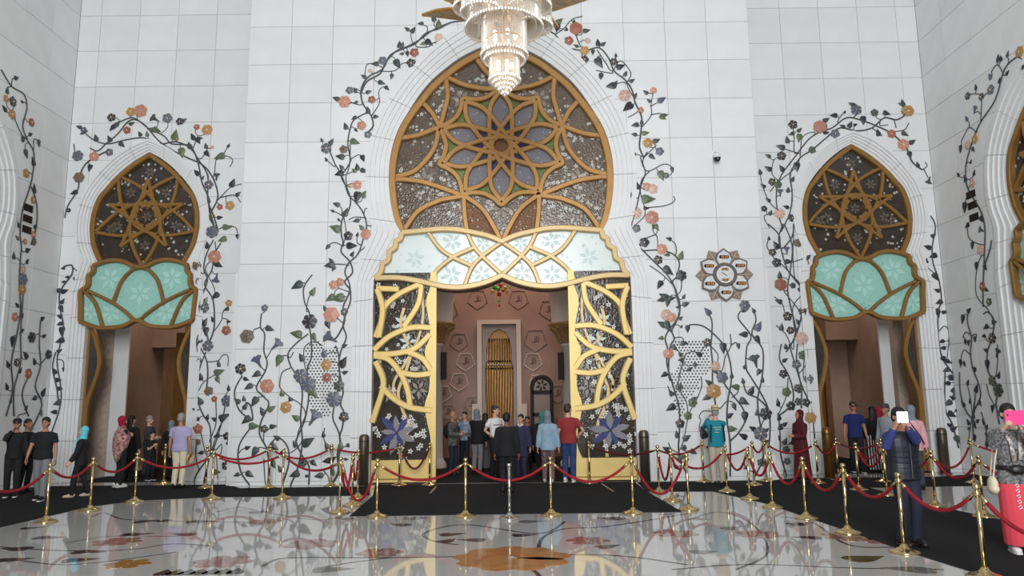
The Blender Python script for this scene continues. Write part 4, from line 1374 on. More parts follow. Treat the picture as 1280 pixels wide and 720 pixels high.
V['rw_main'] = (PR, 'vine_relief', 'inlay vine with pale pink flowers beside the three vents of the right side wall', '''
S 1271.5 71 1256.5 86 1245 124 1228 150 1219 169 1209.5 199 1207.6 218 1211 236.7 1226.4 263 1231.7 283.3 1231.7 306 1230.6 333.3 1229.6 358.3 1229.6 383.3
s 1254.6 92 1247 80.7 1239.5 90
s 1226.4 150 1226.4 120 1211.4 118
s 1228 122 1237 113
s 1220.8 165 1211.4 159.6 1202 176.5
s 1209.5 278 1211.4 296.8 1222.6 304.4
S 1240 300 1238 312.5 1231.7 331
s 1226.5 320.8 1221 339.6 1221 368.8 1235.8 387.5 1242 400
S 1230 392.5 1236 390 1243.8 402.5 1238.8 427.5 1235 440 1235 460 1240 472.5 1247.5 490 1246 505 1250 530
s 1247.5 430 1247.5 452.5 1245 470
s 1233.8 480 1237.5 495 1250 517.5
L 1248 73 5 80 k
L 1251.5 73 4 100 k
F 1275 64.5 7 o
L 1260 67.5 4 60 g
L 1279 82.5 4 90 k
L 1237.7 95.7 5 110 l
L 1259.5 91 4 30 k
L 1249.7 100.6 4 60 k
F 1238.8 112 6.5 l
L 1220 109 4 90 k
F 1210 120 5 k
F 1227 121 5 k
B 1219 137 5 60 l
L 1208.3 148 4.5 120 l
F 1219 174 6 o
F 1210.6 181 6 w
L 1201 186 5 -100 k
L 1217 187 4 -60 k
L 1214 202 3 60 k
F 1216 229 6 w
L 1207 223.5 5 100 k
L 1218 216 4 60 k
L 1198 218 3.5 120 k
L 1206.5 259 7 -100 k
L 1227 274 5 -60 k
L 1209.5 282 5 200 k
B 1227 287.4 5 150 g
L 1216 307 5 -100 k
F 1226.4 312.6 6.5 w
L 1221 333 6 -100 k
L 1232 334 5 -60 k
F 1228.5 358 6 r
L 1233.8 362.5 4 -30 k
F 1236.9 377 5 k
L 1233 408.8 5 200 k
L 1243 402.5 5 0 k
F 1241 422.5 7 k
L 1230 420 4 180 k
L 1235 456 7 -90 k
B 1247.5 441 6 60 g
F 1241 476 7 g
F 1248.8 487.5 9 g
L 1249 468.8 5 60 k
L 1241 511 5 -100 k
L 1232.5 437.5 4 150 k
''')
V['rw_low'] = (PR, 'vine_relief', 'low dark-leaved inlay vine with drooping buds on the right side wall', '''
S 1211 390 1210 402.5 1215 422.5 1213.8 442.5 1217.5 462.5 1225 482.5 1226 497.5 1217.5 517.5 1217.5 550
S 1221 485 1217.5 515
S 1200 465 1201 490 1207.5 512.5 1217.5 525
s 1208.8 477.5 1213.8 500 1216 520
s 1215 420 1207.5 415 1203.8 422.5
s 1215 420 1221 417.5 1220 425
s 1213.8 443.8 1205 437.5 1200 455
S 1227.5 515 1233.8 540 1233.8 560
s 1215 525 1210 555
L 1204 398.8 6 -110 k
L 1211.7 388 5 30 k
L 1207 427.5 4 -90 k
L 1210.8 428.8 4 -90 k
L 1219 424 4 -90 k
L 1201 453.8 5 -90 k
L 1206 455 4 -60 k
L 1218 461 5 150 k
L 1221 485.8 6 60 k
L 1210.5 478 4 60 k
L 1204.5 505 5 130 k
L 1213 501 4 90 k
L 1225.5 503.8 4.5 -60 k
L 1216.8 518.8 5 90 k
L 1210.8 527.5 4.5 120 k
L 1218.8 532 4.5 -60 k
L 1222.5 526 4 30 k
L 1211 536 3 200 k
L 1218.8 547.5 5 -90 k
L 1230 527.5 4 120 k
L 1233.8 533.8 4 60 k
L 1234 543.8 4 -60 k
L 1233.8 553.8 5 90 k
''')
V['lw_main'] = (PL, 'vine_relief', 'inlay vine with ochre flowers beside the three vents of the left side wall', '''
S 1 87 13.9 107.8 29.5 118 33 135.6 27.8 156.4 33 173.8 41.7 191 40 219 34.7 239.7 27.8 260.6 24.3 288.3 26 309 25 320 23.3 353 25 386.7 20 420 13.3 453 15 486.7 6.7 520
S 38 232.8 45 253.6 45 281.4 38 305.7
s 13.9 139 26 166.8 33 173.8
s 14 106 15 99 19 98
s 41.7 187 42 174 48 176
S 28.3 366.7 25 420 25 453 16.7 486.7 16.7 520
L 20 97.4 4.5 30 k
F 7 123.4 5 o
F 15.6 126.9 6.5 k
F 14.6 143 6.5 o
L 5 135.6 5 150 k
L 8.7 113 5 90 g
L 27 127 3 180 k
F 38.9 153 5.5 r
L 27.8 173 5 120 g
L 38 167.8 4 30 k
L 48 179 5 -80 g
L 32 191.8 6 -60 g
L 41 202 6 120 k
F 32 216.5 6 o
L 42.4 236 6 100 k
F 41 250 5 o
L 22.6 281 4 120 k
L 43.4 283 4 60 k
F 41 293.5 5 p
F 41.7 302 5 b
L 21 297 4 150 b
F 31 302 4 o
L 34.7 312.6 5 30 k
L 16.7 319.6 5 100 g
L 34 326.5 4 60 k
F 28 349 8 l
F 26.7 361.7 7.5 o
F 28.3 336.7 5 w
F 18 396 6 p
L 27.3 395 4 60 k
L 20.7 381 4 150 k
L 27.3 413 4 30 k
L 15 426.7 7 -90 k
L 31.7 444 6 140 k
F 20.7 453 5.5 k
L 9.3 455 5 120 k
L 25 463 4 60 k
L 8 483 5 120 k
L 13 500 4 90 k
''')
V['lw_low'] = (PL, 'vine_relief', 'low inlay vine with one rust-red flower on the left side wall', '''
S 50 400 48.3 430 50 456.7 43.3 483.3 51.7 506.7 36.7 540
s 48 417 40 420
s 60 443 50 456
S 35 470 26.7 493 35 520
s 30 517 22 520 23 533
F 39 421.7 7 k
L 53 398 4.5 30 k
L 55 420 4 20 k
F 60 443 6 k
L 42.7 451.7 5 120 k
L 54 490 6 60 k
L 42.7 498 5 200 k
L 51 516.7 5 -60 G
L 38 535 5 200 G
F 35 466.7 6.5 r
L 32.7 510 4 60 k
''')
def domed(pts, z, zc, m, c=(0, 0)):
    """flat-backed inlay piece with a raised middle; unit outline in the XY plane, Z out of the wall"""
    bm = bmesh.new(); n = len(pts)
    a = [bm.verts.new((x, y, 0)) for x, y in pts]; b = [bm.verts.new((x, y, z)) for x, y in pts]; t = bm.verts.new((c[0], c[1], zc))
    for i in range(n):
        j = (i+1) % n; bm.faces.new((a[i], a[j], b[j], b[i])); bm.faces.new((b[i], b[j], t))
    bm.faces.new(a[::-1]); return mesh_of(bm, m)
leaf_pts = [(-.95, .12), (-.85, .5), (-.5, .66), (-.1, .58), (.4, .34), (1.1, 0), (.4, -.36), (-.1, -.6), (-.5, -.64), (-.85, -.48), (-.95, -.1), (-.75, 0)]
bell_pts = [(-1.1, .1), (-.3, .22), (.25, .45), (.6, .95), (.85, .6), (1.0, .2), (.85, -.15), (.95, -.55), (.55, -.9), (.2, -.42), (-.3, -.22), (-1.1, -.1)]
flower_pts = lambda k: [((1 if i % 4 in (1, 2) else .8 if i % 4 == 0 else .93)*cos(2*pi*i/(4*k)), (1 if i % 4 in (1, 2) else .8 if i % 4 == 0 else .93)*sin(2*pi*i/(4*k))) for i in range(4*k)]
VM = {}
for k in VCOL:
    VM['L'+k] = domed(leaf_pts, .1, .26, 'inlay_'+k); VM['B'+k] = domed(bell_pts, .1, .28, 'inlay_'+k)
    VM['F'+k] = domed(flower_pts(6), .12, .24, 'inlay_'+k); VM['f'+k] = domed(flower_pts(5), .12, .24, 'inlay_'+k)
bm = bmesh.new(); ball(bm, (0, 0, 0), (1, 1, .5), 8, 4); VM['heart'] = mesh_of(bm, 'inlay_heart')
bm = bmesh.new(); ball(bm, (0, 0, 0), (1, 1, .5), 8, 4); VM['darkheart'] = mesh_of(bm, 'inlay_k')
def petal_lines_mesh(m):
    bm = bmesh.new()
    for i in range(6):
        a = 2*pi*i/6; tube(bm, [(.3*cos(a), .3*sin(a), .2), (.95*cos(a), .95*sin(a), .13)], .05, 4)
    return mesh_of(bm, m)
VM['veins'] = petal_lines_mesh('inlay_k'); VM['warm_veins'] = petal_lines_mesh('inlay_r'); VM['brown_veins'] = petal_lines_mesh('inlay_b'); VM['pale_veins'] = petal_lines_mesh('line_stone')
def build_vine(pl, name, label, txt):
    rows = [r.split() for r in txt.strip().split('\n')]
    e1, e2, e3 = pl.basis(); rng = random.Random(label)
    first = [float(x) for x in rows[0][-2:]] ; u, v = pl.at(*first)
    t = thing(name, label, 'vine relief', pl.P(u, v, 0), 0, 'stone-inlay vines on the hall walls')
    bm = bmesh.new(); allp = []
    for r in rows:
        if r[0] in 'Ss':
            c = [float(x) for x in r[1:]]; raw = [pl.at(c[i], c[i+1]) for i in range(0, len(c), 2)]
            if r[0] == 's' and allp:          # side shoots grow out of the nearest stem
                e = [min(allp, key=lambda p: (p[0]-q[0])**2+(p[1]-q[1])**2) for q in (raw[0], raw[-1])]
                d = [hypot(e[i][0]-raw[-i][0], e[i][1]-raw[-i][1]) for i in (0, 1)]
                if d[0] <= d[1] and .01 < d[0] < .28: raw = [e[0]]+raw
                elif d[1] < d[0] and .01 < d[1] < .28: raw = raw+[e[1]]
            pts = cr(raw, 4)
            allp += pts; wd = .021 if r[0] == 'S' else .014
            n = len(pts); tube(bm, [pl.P(a, b, wd*.6) for a, b in pts], [(wd*.6, wd*(.75+.25*(i/n if r[0] == 'S' else 1-i/n))) for i in range(n)], 6, up=e3)
    for r in rows:                            # a short stalk from every leaf and flower to the nearest stem
        if r[0] in 'Ss': continue
        x, y, s = float(r[1]), float(r[2]), float(r[3]); sc = s*pl.scale(x, y); u, v = pl.at(x, y)
        if r[0] != 'F': a = rad(float(r[4])); sx = -1 if pl.k == 'R' else 1; u -= sc*.8*cos(a)*sx; v -= sc*.8*sin(a)
        b = min(allp, key=lambda p: (p[0]-u)**2+(p[1]-v)**2); l = hypot(b[0]-u, b[1]-v)
        if .05 < l < .5:
            k = rng.choice((-.22, .22)); q = ((u+b[0])/2-(b[1]-v)*k, (v+b[1])/2+(b[0]-u)*k)
            tube(bm, [pl.P(*p, .007) for p in cr([(u, v), q, b], 4)], [(.008, .0095)]*9, 5, up=e3)
    obj('stem', bm, 'inlay_stem', t, smooth=True)
    for r in rows:
        if r[0] in 'Ss': continue
        x, y, s = float(r[1]), float(r[2]), float(r[3]); sc = s*pl.scale(x, y); u, v = pl.at(x, y)
        if r[0] == 'F': a, col = rng.random()*6, r[4]
        else: a, col = rad(float(r[4])), r[5]
        X = e1*cos(a)+e2*sin(a); Y = e2*cos(a)-e1*sin(a)
        if pl.k == 'L': X, Y = Vector((0, X.y, X.z)), Vector((0, Y.y, Y.z))
        def M(k, kz, d, p=0):
            o = pl.P(u, v, d)
            return Matrix(((X.x*k, Y.x*k, e3.x*kz, o.x), (X.y*k, Y.y*k, e3.y*kz, o.y), (X.z*k, Y.z*k, e3.z*kz, o.z), (0, 0, 0, 1)))
        key = {'L': 'L', 'B': 'B', 'F': 'F' if s > 6.5 else 'f'}[r[0]]+col
        o = link({'L': 'leaf', 'B': 'bell_flower', 'F': 'flower'}[r[0]], VM[key], t, M(sc*1.0, sc, .001+.008*rng.random()))
        if r[0] == 'F':
            link('flower_heart', VM['heart' if col in 'porwkl' else 'darkheart'], o, M(sc*.2, sc*.25, .024))
            if s >= 5: link('petal_vein', VM[{'k': 'pale_veins', 'l': 'pale_veins', 'g': 'pale_veins', 'b': 'veins', 'G': 'veins', 'r': 'brown_veins'}.get(col, 'warm_veins')], o, M(sc, sc*.6, .012))
    return t
for k in V: build_vine(*V[k])
# perforated panels low on the middle wall, vents on the side walls
def holes(poly, label):
    rng = random.Random(1); bm = bmesh.new(); P = [PC.at(*p) for p in poly]; x0, x1 = min(p[0] for p in P), max(p[0] for p in P); y0, y1 = min(p[1] for p in P), max(p[1] for p in P)
    st = .076; j = 0; y = y0
    while y < y1:
        x = x0+(st/2 if j % 2 else 0)
        while x < x1:
            if inside(x, y, P):
                q = [(x+.021*cos(a*pi/3+.3), y+.021*sin(a*pi/3+.3)) for a in range(6)]; slab(bm, q, PC.P, -.01, .0025)
            x += st
        y += st*.86; j += 1
    tagm(obj('perforated_vent', bm, 'shadow_hole', kind='stuff'), label, 'vent')
holes([(384, 428), (399, 427), (404, 437), (421, 434), (424, 470), (421, 478), (410, 495), (414, 518), (402, 523), (388, 512), (385, 490), (380, 460)], 'cluster of small dark vent holes drilled among the vines left of the doorway')
holes([(836, 425), (878, 425), (886, 438), (888, 466), (876, 470), (874, 487), (857, 499), (855, 518), (849, 523), (843, 502), (838, 470), (850, 455), (848, 440)], 'cluster of small dark vent holes drilled among the vines right of the doorway')
for pl, xs, w_ in ((PL, ((35, 260), (34, 273.4), (33, 287)), 'left'), (PR, ((1214, 243), (1216, 256.5), (1218, 271.5)), 'right')):
    for (x, y), n in zip(xs, ('topmost', 'middle', 'lowest')):
        a = pl.at(x-5.5, y); b = pl.at(x+5.5, y); u = (a[0]+b[0])/2; hw = abs(a[0]-b[0])/2; v = (a[1]+b[1])/2; hh = 4.6*pl.scale(x, y)
        t = thing('vent_grille', '%s of three square brown vent grilles on the %s side wall' % (n, w_), 'vent', pl.P(u, v, 0), 0, 'side wall vents')
        bm = bmesh.new(); slab(bm, [(u-hw, v-hh), (u+hw, v-hh), (u+hw, v+hh), (u-hw, v+hh)], pl.P, -.005, .01); obj('backing', bm, 'shadow_hole', t)
        for k in range(4):
            z = v-hh+hh*2*(k+.5)/4; bm = bmesh.new(); slab(bm, [(u-hw, z-hh*.12), (u+hw, z-hh*.12), (u+hw, z+hh*.12), (u-hw, z+hh*.12)], pl.P, .01, .025); obj('slat', bm, 'dark_wood', t)
# ------------------------------------------------------------------ floor inlay, carpets
def G(px, py, z=0): return floor_at(px, py, z)
def flat(bm, pts, z1):
    a = [bm.verts.new((p[0], p[1], .0005)) for p in pts]; b = [bm.verts.new((p[0], p[1], z1)) for p in pts]; n = len(pts)
    bm.faces.new(b); bm.faces.new(a[::-1])
    for i in range(n): bm.faces.new((a[i], a[(i+1) % n], b[(i+1) % n], b[i]))
mat('floor_dark', srgb(74, 66, 66), .06, var=.3, scale=6); mat('floor_rust', srgb(160, 118, 108), .06, var=.35, scale=5); mat('floor_orange', srgb(192, 136, 82), .06, var=.3, scale=4)
mat('floor_green', srgb(88, 84, 52), .06, var=.35, scale=5); mat('floor_grey', srgb(126, 124, 116), .06, var=.3, scale=5); mat('floor_ochre', srgb(170, 120, 60), .06, var=.3, scale=5)
for l, wd in (([(115, 646), (131, 641), (154, 649), (210, 651), (279, 652.5), (328, 652.5)], .04), ([(0, 683.6), (49, 687), (98, 688.5), (164, 687), (213, 680), (262, 682)], .04), ([(82, 678.7), (138, 670.5), (210, 670.5), (243, 669)], .03),
              ([(328, 708), (347, 699), (380, 697), (420, 697), (490, 697), (616, 695.5), (760, 694), (860, 706)], .05), ([(706, 652), (673, 667), (587, 656), (545, 661), (529, 669), (545, 677), (573, 681)], .05), ([(860, 642), (760, 658), (706, 661), (680, 671), (673, 685)], .05),
              ([(840, 712), (934, 705.6), (1059, 710), (1180, 712)], .04), ([(977, 646), (1015, 652.5), (1059, 680.6), (1115, 684)], .045), ([(270, 640), (300, 634), (330, 640), (400, 650), (440, 640)], .03), ([(400, 710), (440, 703), (490, 697)], .04),
              ([(860, 650), (900, 640), (940, 655), (960, 690), (920, 712)], .03), ([(640, 700), (668, 714), (676, 724)], .05), ([(20, 700), (80, 706), (150, 700), (220, 690)], .035)):
    pts = cr([tuple(G(*p))[:2] for p in l], 6); bm = bmesh.new(); L_, R_ = [], []
    for i, (x, y) in enumerate(pts):
        a, b = pts[max(i-1, 0)], pts[min(i+1, len(pts)-1)]; dx, dy = b[0]-a[0], b[1]-a[1]; n = hypot(dx, dy) or 1
        L_.append((x-dy/n*wd/2, y+dx/n*wd/2)); R_.append((x+dy/n*wd/2, y-dx/n*wd/2))
    for i in range(len(pts)-1): flat(bm, [L_[i], L_[i+1], R_[i+1], R_[i]], .0015)
    obj('inlay_stem', bm, 'floor_dark', FLOOR)
def floor_leaf(px, py, r, ang, m):
    c = G(px, py); r *= .72; bm = bmesh.new(); a = rad(ang); flat(bm, [(c.x+r*(x*cos(a)-y*sin(a)), c.y+r*(x*sin(a)+y*cos(a))) for x, y in leaf_pts], .003); obj('inlay_leaf', bm, m, FLOOR)
def floor_flower(px, py, r, m, n=7, rot=0):
    c = G(px, py); r *= .85
    for k in range(n):
        a = rot+2*pi*k/n; q = [(c.x+r*(x*cos(a)-y*sin(a)), c.y+r*(x*sin(a)+y*cos(a))) for x, y in ((.08, -.05), (.4, -.26), (.75, -.34), (.98, -.15), (1, .1), (.8, .32), (.4, .26), (.08, .05))]
        bm = bmesh.new(); flat(bm, q, .003+.0004*(k % 2)); obj('inlay_petal', bm, m, FLOOR)
floor_flower(640, 697.5, .80, 'floor_orange', 9, .2)
for x, y, r, m, rot in ((147, 677, .38, 'floor_rust', 0), (279, 702, .4, 'floor_rust', 1), (390, 680, .42, 'floor_rust', .5), (1059, 671, .38, 'floor_rust', .3), (845, 667, .36, 'floor_rust', .7), (475, 691, .34, 'floor_rust', .2), (735, 676, .34, 'floor_rust', .9), (950, 668, .36, 'floor_rust', .5), (160, 705, .3, 'floor_ochre', .1), (330, 652, .3, 'floor_rust', .4), (1100, 677, .25, 'floor_rust', .6)):
    floor_flower(x, y, r, m, 6, rot)
for x, y, r, a, m in ((1081, 698, .36, 20, 'floor_green'), (1137, 712, .36, 160, 'floor_grey'), (250, 652, .3, 10, 'floor_dark'), (200, 651, .25, 170, 'floor_dark'), (60, 672, .28, 5, 'floor_dark'), (40, 660, .22, 30, 'floor_dark'), (20, 686, .3, 170, 'floor_dark'), (110, 690, .28, 0, 'floor_dark'), (15, 700, .3, 20, 'floor_dark'),
                      (180, 652, .25, 40, 'floor_dark'), (170, 668, .3, 15, 'floor_dark'), (230, 668, .25, 160, 'floor_dark'), (100, 700, .28, 20, 'floor_dark'), (565, 668, .26, 20, 'floor_dark'), (590, 675, .26, 170, 'floor_dark'), (560, 676, .22, 60, 'floor_dark'), (655, 669, .24, 10, 'floor_dark'), (520, 648, .3, 10, 'floor_grey'), (500, 656, .26, 150, 'floor_dark'),
                      (665, 652, .3, 5, 'floor_grey'), (765, 648, .3, 170, 'floor_dark'), (760, 683, .24, 30, 'floor_dark'), (1000, 655, .28, 20, 'floor_dark'), (1010, 672, .24, 160, 'floor_dark'), (880, 690, .24, 10, 'floor_grey'), (325, 640, .26, 30, 'floor_dark'), (430, 648, .26, 150, 'floor_dark'), (415, 712, .3, 10, 'floor_grey'), (915, 660, .26, 40, 'floor_grey')): floor_leaf(x, y, r, a, m)
for k in range(7): floor_leaf(205+k*15, 716-k*.3, .2, 100, 'floor_green' if k % 2 else 'floor_dark')
def carpet(name, label, pts, z):
    bm = bmesh.new(); P = [tuple(G(*p))[:2] for p in pts]; P = [(min(max(a, XL+.02), XR-.02), b) for a, b in P]; P = [(a, min(b, (WF if UC0-.05 < a < UC1+.05 else WS)-.012)) if not XC-2.9 < a < XC+2.9 else (a, b) for a, b in P]
    T, _ = cut(P, []); tri_prism(bm, T, lambda u, v, d: Vector((u, v, d)), .001, z); return tagm(obj(name, bm, 'carpet'), label, 'carpet', 'dark grey carpet runners')
carpet('carpet_runner', 'dark grey carpet running past the left bay to the doorway', [(-90, 682), (0, 659.5), (111, 633.5), (172, 626), (262, 621.6), (462, 619.4), (462, 608.3), (300, 610.5), (285, 606), (60, 608), (-30, 613)], .008)
carpet('carpet_runner', 'broad dark grey carpet leading straight into the central doorway', [(437, 645.5), (852, 640), (806, 613), (793, 602.6), (469, 606.4), (466, 620)], .0095)
carpet('carpet_runner', 'dark grey carpet along the foot of the wall to the right bay', [(797, 603), (960, 601), (1000, 598), (1178, 596), (1300, 592), (1300, 606), (1085, 609.8), (893, 614.3), (808, 614.6)], .0075)
carpet('carpet_runner', 'diagonal dark grey carpet between two rope lines at the right', [(890, 614), (1085, 609.5), (1170, 633), (1280, 656), (1400, 683), (1400, 770), (1240, 723), (1131, 689), (1060, 664), (958, 629.5)], .0085)
for nm, x0, x1, lab in (('c', XC-2.9, XC+2.9, 'dark carpet covering the room behind the central doorway'), ('l', XA-1.25, XA+1.25, 'dark carpet inside the left bay doorway'), ('r', XB-1.25, XB+1.25, 'dark carpet inside the right bay doorway')):
    bm = bmesh.new(); y0 = WF+.12 if nm == 'c' else WS+.05; box(bm, x0, x1, y0, 24.3 if nm == 'c' else 23.5, .001, .007); tagm(obj('carpet', bm, 'carpet'), lab, 'carpet')
for a, b in (((538, 617), (545, 609)), ((767, 615), (752, 605))):
    p, q = G(*a), G(*b); d = (q-p).normalized(); n = Vector((-d.y, d.x, 0))*.02
    bm = bmesh.new(); flat(bm, [p-n, q-n, q+n, p+n], .0112); tagm(obj('floor_tape', bm, 'grey_stone'), 'short pale tape strip on the dark carpet %s' % ('before the left door leaf' if a[0] < 600 else 'before the right door leaf'), 'tape')  # pale strips put the light at the carpet seams into colour
# ------------------------------------------------------------------ rope stanchions and ropes
SM = {}
def st_meshes(m):
    if m in SM: return SM[m]
    r = {}
    bm = bmesh.new(); lathe(bm, [(0, 0), (.165, 0), (.168, .012), (.15, .026), (.09, .045), (.05, .065), (.04, .085), (.03, .10), (0, .10)], 20); r['base'] = mesh_of(bm, m, True)
    bm = bmesh.new(); lathe(bm, [(0, .09), (.021, .09), (.021, .80), (0, .80)], 12); r['pole'] = mesh_of(bm, m, True)
    bm = bmesh.new(); lathe(bm, [(0, .775), (.03, .775), (.038, .785), (.038, .815), (.03, .825), (0, .825)], 12); r['collar'] = mesh_of(bm, m, True)
    bm = bmesh.new(); lathe(bm, [(0, .82), (.018, .82), (.016, .835), (.033, .85), (.037, .866), (.033, .885), (.018, .897), (0, .9)], 12); r['finial'] = mesh_of(bm, m, True)
    SM[m] = r; return r
ST = {}
def stanchion(k, px, py, lab, m='brass', loc=None):
    c = loc or G(px, py); lim = (WF if UC0 < c.x < UC1 else WS)-.2
    if c.y > lim and not (XA-1.1 < c.x < XA+1.1 or XB-1.1 < c.x < XB+1.1): c = CAMP+(c-CAMP)*(lim/c.y); c.z = 0
    t = thing('rope_stanchion', lab, 'stanchion', (c.x, c.y, .0), 0, 'rope barrier posts')
    for p, me in st_meshes(m).items():
        if p == 'finial' and m == 'steel': continue
        link(p, me, t, None, True)
    ST[k] = Vector((c.x, c.y, 0)); return t
for k, x, y, lab in (('A0', -40, 677, 'brass stanchion at the outer end of the left rope line'), ('A1', 57, 653, 'brass stanchion in front of the man in a black polo shirt'), ('A2', 112, 638.5, 'brass stanchion beside the woman in the turquoise scarf'), ('A3', 168, 627.5, 'brass stanchion in front of the woman in the patterned shawl'),
                     ('A4', 264.5, 624, 'brass stanchion on the floor edge below the left bay vine'), ('A5', 352.7, 623, 'brass stanchion before the low vine of the middle wall'), ('A6', 424.5, 641, 'brass stanchion at the corner left of the central carpet'), ('A7', 440, 632, 'middle post of the three close stanchions left of the central carpet'), ('A8', 447, 622.5, 'rearmost of the three close stanchions left of the central carpet'),
                     ('B1', 204.5, 604.5, 'slim stanchion beside the man holding a straw hat'), ('B2', 257, 610, 'stanchion set back against the vine of the left bay'), ('B3', 336, 609.5, 'stanchion against the middle wall at its left end'), ('B4', 413.5, 608, 'stanchion against the wall left of the dark bollard'), ('B5', 499, 606.3, 'stanchion in front of the left door leaf'), ('B6', 537, 605, 'stanchion at the inner edge of the left door leaf'),
                     ('C1', 471, 646.5, 'brass stanchion at the left corner of the central carpet front'), ('C2', 582, 646, 'brass stanchion left of the silver post on the central carpet front'), ('C4', 689, 644.3, 'brass stanchion right of the silver post on the central carpet front'), ('C5', 791.5, 642.3, 'brass stanchion near the right corner of the central carpet front'),
                     ('D1', 824, 615.5, 'rearmost of the three close stanchions right of the central carpet'), ('D2', 840.5, 626, 'middle post of the three close stanchions right of the central carpet'), ('D3', 861, 637.5, 'frontmost of the three close stanchions right of the central carpet'), ('D4', 880, 601, 'stanchion against the wall beside the man in the teal vest'), ('D5', 909, 615, 'brass stanchion directly behind the legs of the man in the teal vest'),
                     ('D6', 937.5, 624, 'first brass stanchion of the long diagonal rope line'), ('D6b', 943, 606.5, 'bronze stanchion standing behind the head of the diagonal line'), ('D7', 966, 634.5, 'second brass stanchion of the long diagonal rope line'), ('D8', 1008, 648.5, 'brass stanchion in front of the woman in the maroon robe'), ('D9', 1060, 666.5, 'fourth brass stanchion of the long diagonal rope line'),
                     ('D10', 1131, 691, 'brass stanchion in front of the man photographing in a padded vest'), ('D11', 1232, 722, 'large nearest brass stanchion at the bottom right'), ('D12', 1400, 775, 'brass stanchion beyond the nearest one of the diagonal line'), ('E1', 958, 598.5, 'dark stanchion by the lavender flower at the wall'), ('E2', 1023, 604, 'stanchion behind the woman in the maroon robe'), ('E3', 1048.5, 600, 'stanchion in the mouth of the right bay doorway'),
                     ('E4', 1074, 612.5, 'stanchion before the man in the blue T-shirt'), ('E5', 1105, 602, 'stanchion before the striped trousers in the right bay'), ('E6', 1109, 619.5, 'stanchion just left of the photographing man'), ('E7', 1170, 633, 'stanchion just right of the photographing man'), ('E8', 1218, 604, 'stanchion below the drooping vine of the right side wall'), ('E9', 1231, 646, 'stanchion right behind the largest brass stanchion'),
                     ('E10', 1330, 615, 'stanchion of the rear rope line beyond the frame edge'), ('E11', 1345, 668, 'stanchion behind the woman with the pink phone'), ('G1', 737, 600.5, 'brown stanchion in front of the right door leaf')):
    stanchion(k, x, y, lab, loc=Vector((10.2, 13.3, 0)) if k == 'E10' else None)
stanchion('C3', 637, 649, 'silver post without a ball standing before the man in the black suit', 'steel')
def rope(a, b, drop, lab, m='velvet'):
    p, q = ST[a]+Vector((0, 0, .80)), ST[b]+Vector((0, 0, .80)); L = (q-p); Lh = L.length; d = L/Lh; e = min(.05, Lh*.1)
    p = p+d*.036; q = q-d*.036; n = 18; pts = []
    for i in range(n+1):
        t = i/n; pts.append(p+(q-p)*t+Vector((0, 0, -4*drop*t*(1-t))))
    t = thing('velvet_rope', lab, 'rope', (p+q)/2-Vector((0, 0, drop)), 0, 'red velvet barrier ropes')
    bm = bmesh.new(); tube(bm, pts[1:-1], .021, 8); obj('cord', bm, m, t, smooth=True)
    for s in (pts[:2], pts[::-1][:2]):
        bm = bmesh.new(); tube(bm, [s[0], s[1]+(s[1]-s[0])*.25], [.012, .026], 8); obj('end_cap', bm, 'brass', t, smooth=True)
